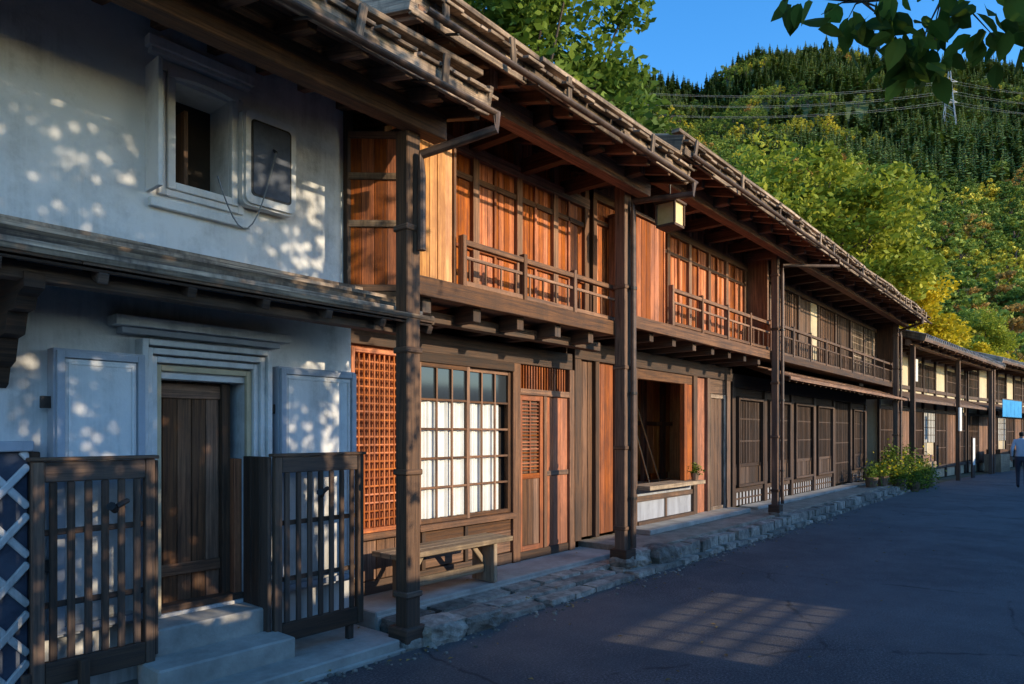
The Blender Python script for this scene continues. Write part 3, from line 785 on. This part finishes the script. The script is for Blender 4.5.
# ================================================================== leaves / trees
def leaf_mesh(name,P,size,rnd,mat,aspect=.55,droop=0,par=None):
    n=len(P); a=np.random.normal(size=(n,3)); a[:,2]=a[:,2]*.6-droop; a/=np.linalg.norm(a,axis=1)[:,None]
    b=np.random.normal(size=(n,3)); b-= (b*a).sum(1)[:,None]*a; b/=np.linalg.norm(b,axis=1)[:,None]
    s=(size*np.random.uniform(.65,1.3,n))[:,None]
    v=np.stack([P-a*s*.5,P-a*s*.05+b*s*aspect*.5,P+a*s*.5,P-a*s*.05-b*s*aspect*.5],1).reshape(-1,3)
    return v,n
def raw_mesh(name,parts):
    V=[];F=[];Rn=[];M=[];mats=[];off=0
    for pt in parts:
        if isinstance(pt,MB):
            V+= [tuple(v) for v in pt.V]; F+=[[i+off for i in f] for f in pt.F]; Rn+=pt.Rn
            idx=[]
            for m in pt.mats:
                if m not in mats: mats.append(m)
                idx.append(mats.index(m))
            M+=[idx[k] for k in pt.M]; off+=len(pt.V)
        else:
            v,n,r,m=pt
            if m not in mats: mats.append(m)
            V+=[tuple(q) for q in v.tolist()]; F+=[[off+4*i,off+4*i+1,off+4*i+2,off+4*i+3] for i in range(n)]
            Rn+=list(r); M+=[mats.index(m)]*n; off+=4*n
    me=bpy.data.meshes.new(name); me.from_pydata(V,[],F)
    at=me.attributes.new('rnd','FLOAT','FACE'); at.data.foreach_set('value',[float(x) for x in Rn])
    for m in mats: me.materials.append(MATS[m])
    me.polygons.foreach_set('material_index',M); me.update(); return me
def tree(name,H,rx,rz,nclump,nleaf,lsize,mat,tr,seed,base=.3,lean=(0,0)):
    random.seed(seed); np.random.seed(seed)
    mb=MB(); top=Vector((lean[0],lean[1],H-rz*.7)); pts=[];rr=[]
    for i in range(8):
        t=i/7; pts.append(Vector((top.x*t+U(-.08,.08)*t*H*.15,top.y*t+U(-.08,.08)*t*H*.15,top.z*t))); rr.append(tr*(1-.8*t)+.01)
    mb.tube(pts,rr,'bark',9)
    C=Vector((top.x,top.y,H-rz)); cl=[]
    for i in range(nclump):
        while True:
            v=Vector((U(-1,1),U(-1,1),U(-1,1)))
            if .25<v.length<1: break
        v=v*(.55+.45*R())/max(v.length,.4)*v.length**.3
        cl.append(C+Vector((v.x*rx,v.y*rx,v.z*rz)))
    for c in cl[:int(nclump*.55)]:
        t=U(base,.95); k=int(t*7); s=pts[min(k,7)]; 
        if c.z<s.z: s=pts[max(1,k-2)]
        mid=s.lerp(c,.5)+Vector((U(-.1,.1),U(-.1,.1),.08))*rx*.6
        r0=rr[min(k,7)]*.5; mb.tube([s,mid,c],[r0,r0*.6,r0*.2],'bark',6)
    per=nleaf//nclump; P=[];rn=[]
    for c in cl:
        rc=rx*U(.16,.32); q=np.random.normal(size=(per,3)); q/=np.linalg.norm(q,axis=1)[:,None]; q*=(np.random.uniform(0,1,per)**.45)[:,None]
        q*=np.array([rc,rc,rc*.62]); cr=U(.1,.9)
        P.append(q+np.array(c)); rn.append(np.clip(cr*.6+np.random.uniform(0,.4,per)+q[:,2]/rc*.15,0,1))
    P=np.concatenate(P); rn=np.concatenate(rn)
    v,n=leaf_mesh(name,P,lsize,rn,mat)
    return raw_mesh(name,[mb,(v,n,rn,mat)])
def put(name,me,loc,rot=0,sc=1):
    o=bpy.data.objects.new(name,me); o.location=loc; o.rotation_euler=(0,0,rot); o.scale=(sc,)*3; COL.objects.link(o); return o

PR=[(0,-1.5),(42,-1.2),(60,0.5),(100,11),(200,58),(400,176),(650,360),(800,395),(1200,330)]
KT=[(-1.5,.6),(-.2,.72),(.1,.90),(.158,.94),(.275,.88),(.36,.985),(.47,1.01),(.57,1.0),(.66,.965),(.75,.92),(1.2,.85),(3,.7)]
def interp(T,x):
    if x<=T[0][0]: return T[0][1]
    for (a,b),(c,d) in zip(T[:-1],T[1:]):
        if x<=c:
            t=(x-a)/(c-a); return b+(d-b)*t
    return T[-1][1]
def hill(x,y):
    d=.7638*x+.6455*y; l=.6455*x-.7638*y
    if d<1: return -1.5
    h=interp(PR,d)*(1+(interp(KT,l/d)-1)*min(1,max(0,(d-200)/400)))
    am=max(0,min(1,(d-60)/200))
    h+=am*(noise.noise(Vector((x*.009,y*.009,3)))*24+noise.noise(Vector((x*.03,y*.03,7)))*6)
    return h
def DL(d,l): return (.7638*d+.6455*l, .6455*d-.7638*l)
V=[];F=[]; nd,nl=90,90
for i in range(nd+1):
    d=38+ (1150)*(i/nd)**1.5
    for j in range(nl+1):
        l=(-.9+2.3*j/nl)*(d+60); x,y=DL(d,l); V.append((x,y,hill(x,y)))
for i in range(nd):
    for j in range(nl):
        a=i*(nl+1)+j; F.append((a,a+1,a+nl+2,a+nl+1))
me=bpy.data.meshes.new('hillside'); me.from_pydata(V,[],F); me.materials.append(MATS['hill_soil']); me.polygons.foreach_set('use_smooth',[True]*len(F))
put('hillside',me,(0,0,0))

def conifer(name,seed,wd=.20):
    random.seed(seed); mb=MB()
    mb.tube([(0,0,0),(0,0,.95)],[.014,.003],'bark',5)
    lv=16
    for i in range(lv):
        t=i/(lv-1); z=.10+.86*t; r=(wd*(1-t)**.8+.014)*U(.75,1.2); n=9 if t<.6 else 6
        for k in range(n):
            a=2*math.pi*(k+R())/n; rr=r*U(.6,1.2); dr=rr*U(.2,.6); w_=rr*U(.28,.5)+.006
            dx,dy=math.cos(a),math.sin(a); px,py=-dy,dx; zz=z+U(-.02,.02)
            c=[(0,0,zz+.02),(dx*rr*.6+px*w_,dy*rr*.6+py*w_,zz-dr*.4),(dx*rr,dy*rr,zz-dr),(dx*rr*.6-px*w_,dy*rr*.6-py*w_,zz-dr*.5)]
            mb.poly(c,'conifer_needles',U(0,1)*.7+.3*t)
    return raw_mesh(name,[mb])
def scatter(name,pts,child_me,cname):
    V=[];F=[]
    for (x,y,z,s) in pts:
        a=U(0,6.28); i=len(V)
        for k in range(4):
            b=a+k*math.pi/2; V.append((x+math.cos(b)*s*.7071,y+math.sin(b)*s*.7071,z))
        F.append((i,i+1,i+2,i+3))
    me=bpy.data.meshes.new(name); me.from_pydata(V,[],F); o=bpy.data.objects.new(name,me); COL.objects.link(o)
    c=bpy.data.objects.new(cname,child_me); COL.objects.link(c); c.parent=o
    o.instance_type='FACES'; o.use_instance_faces_scale=True; o.instance_faces_scale=1.0
    o.show_instancer_for_render=False; o.show_instancer_for_viewport=False
con=[conifer('conifer_a',1,.20),conifer('conifer_b',2,.24),conifer('conifer_c',3,.17)]
bro={'g':tree('broad_g',1.0,.36,.36,26,1100,.075,'leaf_inst_green',.03,11),
     'g2':tree('broad_g2',1.0,.42,.34,24,1000,.075,'leaf_inst_green',.03,12),
     'y':tree('broad_y',1.0,.38,.37,26,1100,.075,'leaf_inst_yellow',.03,13),
     'r':tree('broad_r',1.0,.38,.36,22,900,.075,'leaf_inst_rust',.03,14)}
random.seed(5)
PT={'c0':[],'c1':[],'c2':[],'g':[],'g2':[],'y':[],'r':[]}
d=58.0
while d<740:
    sp=4.4+d*.0045
    l=-.05*d-15
    while l<.9*d+12:
        dd=d+U(-.5,.5)*sp; ll=l+U(-.5,.5)*sp; x,y=DL(dd,ll); l+=sp*(1.0)
        if dd<75 and ll/dd>.66: continue
        z=hill(x,y)-.3
        nv=noise.noise(Vector((x*.008,y*.008,20)))+.6*noise.noise(Vector((x*.03,y*.03,31)))
        pc=.08+.80*max(0,min(1,(dd-140)/260)) + nv*1.4+U(-.15,.15)
        if R()<.06: continue
        if pc>.5: PT['c%d'%random.randint(0,2)].append((x,y,z,U(9,19)))
        else:
            k=noise.noise(Vector((x*.02,y*.02,50)))+U(-.4,.4)
            s=U(7,12)
            if dd<90: s=U(6,9)
            key='y' if k>.16 else ('r' if k<-.52 else random.choice(['g','g2']))
            PT[key].append((x,y,z,s))
    d+=sp*.9
for i in range(3): scatter('conifer_forest',PT['c%d'%i],con[i],'conifer')
for k in ('g','g2'): scatter('broadleaf_forest',PT[k],bro[k],'broadleaf')
scatter('autumn_forest',PT['y'],bro['y'],'autumn_tree'); scatter('autumn_forest',PT['r'],bro['r'],'autumn_tree')

tg=tree('green_tree',15,4.6,4.8,95,32000,.25,'leaf_green',.28,21)
ty=tree('yellowgreen_tree',13,4.3,4.6,100,30000,.26,'leaf_yellowgreen',.26,22)
tl=tree('yellow_tree',10,3.6,3.4,70,16000,.25,'leaf_yellow',.2,23)
tg2=tree('green_tree_b',12,4.0,4.2,60,18000,.26,'leaf_green',.22,24)
def T_(name,me,d,l,rot,sc,z=-.5):
    x,y=DL(d,l); put(name,me,(x,y,max(z,hill(x,y)-.3)),rot,sc)
for nm,me,d,l,rot,sc in (('green_tree',tg,22,-.3,0,1.18),('green_tree',tg,25,-2.0,2,1.2),('green_tree',tg2,24,2.0,1,1.02),
    ('yellowgreen_tree',ty,40,17.2,0,1.50),('yellowgreen_tree',ty,47,22.6,2.1,1.22),('green_tree',tg2,48,12.5,3,1.15),('yellowgreen_tree',ty,58,13.5,3,1.05),
    ('yellow_tree',tl,44,23.6,1,1.30),('yellow_tree',tl,49,28.8,2,1.15),('yellow_tree',tl,56,36.5,4,1.0),('green_tree',tg2,62,37,5,1.1),('yellowgreen_tree',ty,68,46,1,.9),('yellow_tree',tl,62,44.5,1,.8),('yellow_tree',tl,43,20.4,3,1.15)):
    T_(nm,me,d,l,rot,sc)

# cherry tree beside the road
random.seed(31); np.random.seed(31)
mb=MB()
trunk=[Vector(p) for p in ((4.9,-3.4,-.1),(4.8,-3.3,.9),(4.6,-3.0,1.9),(4.3,-2.7,2.9),(3.9,-2.4,4.0),(3.6,-2.2,5.2))]
mb.tube(trunk,[.26,.2,.18,.14,.1,.05],'bark',12)
cl=[]
C=Vector((2.55,-2.1,4.3))
for i in range(135):
    while True:
        v=Vector((U(-1,1),U(-1,1),U(-1,1)))
        if v.length<1: break
    cl.append(C+Vector((v.x*2.35,v.y*1.2,v.z*2.1)))
for c in cl[:50]:
    s=random.choice(trunk[2:]); mb.tube([s,s.lerp(c,.5)+Vector((0,0,.15)),c],[.05,.03,.01],'bark',6)
P=[];rn=[]
for c in cl:
    q=np.random.normal(size=(125,3))*np.array([.30,.3,.22]); P.append(q+np.array(c)); rn.append(np.random.uniform(0,1,125))
v1,n1=leaf_mesh('l',np.concatenate(P),.12,None,None,.6,.3)
parts=[mb,(v1,n1,np.concatenate(rn),'leaf_cherry')]
me=raw_mesh('cherry_tree',parts); 
G=group('cherry_tree',(4.9,-3.4,0))
o=put('crown',me,(0,0,0)); o.parent=G; o.matrix_parent_inverse=Matrix.Translation(G.location).inverted()
mb=MB()
def bleaf(p,dirv,L,r):
    dirv=dirv.normalized(); sd=dirv.cross(Vector((U(-1,1),U(-1,1),U(-.2,1)))).normalized(); up=sd.cross(dirv)
    prof=[(0,0),(.18,.20),(.42,.29),(.68,.22),(.88,.09),(1,0)]
    c=[p+dirv*(t*L)-up*(L*.12*t*t) for t,_ in prof]
    Lf=[c[i]+sd*prof[i][1]*L+up*prof[i][1]*L*.25 for i in range(1,5)]; Rt=[c[i]-sd*prof[i][1]*L+up*prof[i][1]*L*.25 for i in range(1,5)]
    mb.poly([c[0]]+Lf[:]+[c[5]]+[c[4],c[3],c[2],c[1]],'leaf_cherry',r); mb.poly([c[0],c[1],c[2],c[3],c[4],c[5]]+Rt[::-1],'leaf_cherry',r)
bp=[Vector(p) for p in ((4.5,-2.7,3.2),(4.2,-1.5,3.6),(3.75,-.55,3.55),(3.35,.12,3.36),(3.05,.42,3.28),(2.85,.66,3.25),(2.62,.92,3.27))]
mb.tube(bp,[.05,.04,.025,.014,.009,.006,.003],'bark',7)
for cx,cy,cz,nn,sp in ((2.66,.87,3.225,6,.04),(2.75,.78,3.20,8,.05),(2.82,.70,3.19,9,.05),(2.915,.58,3.17,17,.07),(2.94,.55,3.09,14,.06),(3.025,.45,3.15,16,.07),(3.017,.458,3.03,14,.05),(2.97,.51,3.0,7,.03),(3.10,.38,3.18,9,.06),(3.17,.274,3.11,8,.05),(3.22,.217,3.15,13,.07),(3.3,.1,3.18,14,.1),(3.0,.3,3.38,20,.14),(3.3,-.1,3.45,24,.2),(3.6,-.5,3.6,40,.25)):
    c=Vector((cx,cy,cz)); nb_=min(bp,key=lambda q:(q-c).length)
    mb.tube([nb_,nb_.lerp(c,.5)+Vector((0,0,.02)),c],[.005,.003,.0015],'bark',5)
    for i in range(nn):
        p=c+Vector((random.gauss(0,sp),random.gauss(0,sp),random.gauss(0,sp*.6)))
        bleaf(p,Vector((random.gauss(0,.5),random.gauss(0,.5),-.6+random.gauss(0,.35))),U(.075,.13),U(0,1))
mb.build('low_branch',G)

# shrubs and pots by the end of the inn
G=group('flowering_shrubs',(22.0,4.0,0)); mb=MB(); P=[];rn=[]
for c,rx,n in (((21.0,3.95,.50),.42,900),((21.9,3.75,.48),.5,1100),((22.9,3.75,.42),.5,1000),((20.2,4.2,.62),.28,450),((19.5,4.3,.60),.22,300),((22.0,4.1,.95),.4,600),((21.2,4.2,1.0),.3,400),((23.8,3.7,.35),.35,500)):
    q=np.random.normal(size=(n,3))*np.array([rx*.5,rx*.35,rx*.48]); P.append(q+np.array(c)); rn.append(np.random.uniform(0,1,n))
v1,n1=leaf_mesh('s',np.concatenate(P),.085,None,None,.4,0); rr_=np.concatenate(rn)
q=np.concatenate([np.random.normal(size=(60,3))*np.array([.28,.2,.24])+np.array(c) for c in ((21.2,3.8,.7),(22.3,3.65,.65),(20.2,4.1,.8))]); v2,n2=leaf_mesh('f',q,.07,None,None,.9,0)
me=raw_mesh('shrub_leaves',[(v1,n1,rr_,'leaf_green'),(v2,n2,np.random.uniform(0,1,n2),'leaf_yellow')])
o=put('shrub_leaves',me,(0,0,0)); o.parent=G; o.matrix_parent_inverse=Matrix.Translation(G.location).inverted()
for x,y,z in ((21.0,3.95,0.1),(21.9,3.75,0),(22.9,3.75,0),(20.2,4.2,.22),(19.5,4.3,.22),(23.8,3.7,0)):
    mb.tube([(x,y,z),(x,y,z+.26)],[.12,.17],'pot_clay',12)
mb.build('pots',G)
G=group('potted_plant',(10.2,4.72,.86)); mb=MB(); mb.tube([(10.2,4.80,.86),(10.2,4.80,.98)],[.05,.07],'pot_clay',10); mb.build('pot',G)
q=np.random.normal(size=(140,3))*np.array([.05,.05,.05])+np.array((10.2,4.80,1.04)); v1,n1=leaf_mesh('s',q,.05,None,None)
o=put('leaves',raw_mesh('pl',[(v1,n1,np.random.uniform(0,1,n1),'leaf_green')]),(0,0,0)); o.parent=G; o.matrix_parent_inverse=Matrix.Translation(G.location).inverted()

# ================================================================== opposite side of the street (single storey)
def opp(name,x0,x1):
    G=group(name,(x0,-4.2,0)); w=MB()
    w.box(x0,-8.5,0,x1,-4.2,2.66,'plaster_cream')
    n=round((x1-x0)/1.8)
    for i in range(n+1):
        x=x0+(x1-x0)*i/n; w.box(x-.07,-4.198,0,x+.07,-4.12,2.62,'wood_dark')
    for i in range(n):
        a=x0+(x1-x0)*i/n+.12; b=a+(x1-x0)/n-.24
        w.vboards(a,b,.3,2.2,-4.19,.14,'wood_brown')
    w.beam(((x0+x1)/2,-3.05,2.48),((x0+x1)/2,-6.3,3.16),x1-x0+.2,.1,'tile_grey'); w.beam(((x0+x1)/2,-6.3,3.16),((x0+x1)/2,-9.4,2.48),x1-x0+.2,.1,'tile_grey')
    for x in (x0,x1-.1): w.prism([(-4.2,2.66),(-8.5,2.66),(-6.3,3.10)],x,x+.1,'plaster_cream','x')
    w.build('house_body',G)
opp('plaster_townhouse',-14,5.55); opp('plaster_townhouse',8.7,30); opp('plaster_townhouse',30.5,52)
G=group('unseen_sun_screen',(6.85,-3.5,0)); w=MB()  # unseen lattice screen, added to cast the grid of sunlight on the road
w.vboards(5.45,8.4,0,1.52,-3.52,.18,'wood_brown'); w.vboards(5.45,8.4,1.86,2.45,-3.52,.18,'wood_brown')
w.box(5.3,-3.6,0,5.72,-3.4,2.45,'wood_dark'); w.box(7.90,-3.6,0,8.55,-3.4,2.45,'wood_dark')
w.lattice(5.72,7.90,1.52,1.86,-3.5,.28,.085,.03,'wood_dark',.02)
w.beam((6.9,-3.0,2.46),(6.9,-3.5,2.62),3.3,.06,'tile_grey'); w.beam((6.9,-3.5,2.62),(6.9,-4.0,2.46),3.3,.06,'tile_grey')
w.build('unseen_screen_body',G)

# ================================================================== pylon and wires
px,py=DL(400,.641*400); pz=hill(px,py)
G=group('power_pylon',(px,py,pz)); w=MB(); Hh=38
def pw(z): return 3.4*(1-z/Hh)**1.1+.5
for sx in(-1,1):
    for sy in(-1,1):
        for k in range(8):
            a=Hh*k/8;b=Hh*(k+1)/8; w.beam((px+sx*pw(a),py+sy*pw(a),pz+a),(px+sx*pw(b),py+sy*pw(b),pz+b),.3,.3,'steel_pylon')
for k in range(8):
    a=Hh*k/8;b=Hh*(k+1)/8
    for s in(-1,1):
        w.beam((px-pw(a),py+s*pw(a),pz+a),(px+pw(b),py+s*pw(b),pz+b),.16,.16,'steel_pylon'); w.beam((px+pw(a),py+s*pw(a),pz+a),(px-pw(b),py+s*pw(b),pz+b),.16,.16,'steel_pylon')
        w.beam((px+s*pw(a),py-pw(a),pz+a),(px+s*pw(b),py+pw(b),pz+b),.16,.16,'steel_pylon')
rv=Vector((.6455,-.7638,0))
for z in (20,26,32):
    c=Vector((px,py,pz+z)); w.beam(c-rv*4.5,c+rv*4.5,.3,.3,'steel_pylon'); w.beam(c-rv*4.5,c+Vector((0,0,2)),.2,.2,'steel_pylon'); w.beam(c+rv*4.5,c+Vector((0,0,2)),.2,.2,'steel_pylon')
w.build('lattice_tower',G)
G=group('power_lines',(px,py,pz+20)); w=MB()
for z in (20,26,32):
    for s in (-1,1):
        p0=Vector((px,py,pz+z))+rv*4.5*s
        for q in (Vector(DL(380,-60)),Vector(DL(430,520))):
            p1=Vector((q.x,q.y,pz+z+ (2 if q.x<px else 22)))+rv*4.5*s+Vector((0,s*3,0))
            pts=[]
            for i in range(15):
                t=i/14; p=p0.lerp(p1,t); p.z-=4*14*t*(1-t); pts.append(p)
            w.tube(pts,.055,'steel_pylon',4)
w.build('wires',G)

# ================================================================== person walking away
def person(loc,heading,shirt,trous):
    J={'pel':(0,0,.93),'sp':(0,.0,1.12),'ch':(0,.01,1.33),'nk':(0,.0,1.46),'hd0':(0,.01,1.53),'hd1':(0,.02,1.60),'hd2':(0,.015,1.67),
       'ls':(-.17,0,1.40),'le':(-.23,-.07,1.13),'lw':(-.24,.02,.90),'lh':(-.24,.05,.83),
       'rs':(.17,0,1.40),'re':(.23,.03,1.13),'rw':(.24,.14,.92),'rh':(.24,.17,.86),
       'lk0':(-.095,0,.86),'lk':(-.10,.14,.48),'la':(-.10,.12,.09),'lt':(-.10,.27,.04),
       'rk0':(.095,0,.86),'rk':(.10,-.03,.48),'ra':(.10,-.26,.14),'rt':(.10,-.16,.04)}
    Rr={'pel':(.14,.11),'sp':(.13,.095),'ch':(.155,.11),'nk':(.055,.055),'hd0':(.06,.065),'hd1':(.078,.095),'hd2':(.07,.085),'ls':(.06,.06),'rs':(.06,.06),'le':(.042,.042),'re':(.042,.042),'lw':(.028,.028),'rw':(.028,.028),'lh':(.035,.02),'rh':(.035,.02),
        'lk0':(.088,.09),'rk0':(.088,.09),'lk':(.058,.06),'rk':(.058,.06),'la':(.042,.045),'ra':(.042,.045),'lt':(.04,.03),'rt':(.04,.03)}
    E=[('pel','sp'),('sp','ch'),('ch','nk'),('nk','hd0'),('hd0','hd1'),('hd1','hd2'),('ch','ls'),('ls','le'),('le','lw'),('lw','lh'),('ch','rs'),('rs','re'),('re','rw'),('rw','rh'),('pel','lk0'),('lk0','lk'),('lk','la'),('la','lt'),('pel','rk0'),('rk0','rk'),('rk','ra'),('ra','rt')]
    for s,h in (('l','lh'),('r','rh')):
        b=Vector(J[h])
        for i in range(4):
            n1='%sf%d'%(s,i); J[n1]=tuple(b+Vector(((.006 if s=='l' else -.006),.03-.02*i,-.045))); J[n1+'t']=tuple(b+Vector(((.02 if s=='l' else -.02),.034-.02*i,-.085+.006*abs(i-1)))); Rr[n1]=(.009,.009); Rr[n1+'t']=(.007,.007); E+= [(h,n1),(n1,n1+'t')]
        J[s+'th']=tuple(b+Vector((0,.05,-.02))); Rr[s+'th']=(.009,.009); E.append((h,s+'th'))
    names=list(J); me=bpy.data.meshes.new('walking_person'); me.from_pydata([J[n] for n in names],[(names.index(a),names.index(b)) for a,b in E],[])
    o=bpy.data.objects.new('walking_person',me); COL.objects.link(o); o.location=loc; o.rotation_euler=(0,0,heading)
    m=o.modifiers.new('skin','SKIN'); 
    for i,n in enumerate(names): me.skin_vertices[0].data[i].radius=Rr[n]
    me.skin_vertices[0].data[0].use_root=True
    s=o.modifiers.new('sub','SUBSURF'); s.levels=2; s.render_levels=2
    mt,nt,p,ou=newmat('person_clothes'); tc=N(nt,'ShaderNodeTexCoord'); sx=N(nt,'ShaderNodeSeparateXYZ'); L(nt,tc.outputs['Object'],sx.inputs[0])
    z=mapr(nt,sx.outputs[2],0,2,0,1)
    c=ramp(nt,z,[(0,(.03,.03,.03)),(.04,trous),(.47,shirt),(.735,(.42,.25,.17)),(.765,(.015,.012,.01))],'CONSTANT')
    ax=N(nt,'ShaderNodeMath',operation='ABSOLUTE'); L(nt,sx.outputs[0],ax.inputs[0])
    g1=N(nt,'ShaderNodeMath',operation='GREATER_THAN'); L(nt,ax.outputs[0],g1.inputs[0]); g1.inputs[1].default_value=.195
    g2=N(nt,'ShaderNodeMath',operation='LESS_THAN'); L(nt,sx.outputs[2],g2.inputs[0]); g2.inputs[1].default_value=.93
    g=N(nt,'ShaderNodeMath',operation='MULTIPLY'); L(nt,g1.outputs[0],g.inputs[0]); L(nt,g2.outputs[0],g.inputs[1])
    L(nt,mixc(nt,g.outputs[0],c,(.42,.25,.17)),p.inputs['Base Color']); p.inputs['Roughness'].default_value=.85
    me.materials.append(mt); return o
person((24.9,1.50,0),-math.pi/2,(.55,.55,.6),(.05,.055,.08))

# ================================================================== light, sky, camera
el=math.radians(16); az=math.radians(11)
sd=Vector((math.sin(az)*math.cos(el),-math.cos(az)*math.cos(el),math.sin(el)))
sun=bpy.data.lights.new('sun','SUN'); sun.energy=5.0; sun.angle=math.radians(.45); sun.color=(1,.84,.60)
so=bpy.data.objects.new('sun',sun); COL.objects.link(so); so.rotation_euler=sd.to_track_quat('Z','Y').to_euler(); so.location=(10,-20,30)
W=bpy.data.worlds.new('World'); scene.world=W; W.use_nodes=True; nt=W.node_tree; bg=nt.nodes['Background']
sk=nt.nodes.new('ShaderNodeTexSky'); sk.sky_type='NISHITA'; sk.sun_disc=False; sk.sun_elevation=el; sk.sun_rotation=math.radians(169)
sk.air_density=1.0; sk.dust_density=.3; sk.ozone_density=3.0
hs=nt.nodes.new('ShaderNodeHueSaturation'); hs.inputs['Hue'].default_value=.503; hs.inputs['Saturation'].default_value=1.28; hs.inputs['Value'].default_value=2.6
nt.links.new(sk.outputs[0],hs.inputs['Color']); nt.links.new(hs.outputs[0],bg.inputs[0]); bg.inputs[1].default_value=.15
cam=bpy.data.cameras.new('camera'); co=bpy.data.objects.new('camera',cam); COL.objects.link(co)
co.location=(0,0,1.6); co.rotation_euler=(math.radians(90),0,math.radians(40.2-90)); cam.sensor_width=36; cam.lens=24; cam.shift_y=92/1024
cam.clip_start=.05; cam.clip_end=4000
scene.camera=co
scene.view_settings.view_transform='Standard'; scene.view_settings.look='None'; scene.view_settings.exposure=0
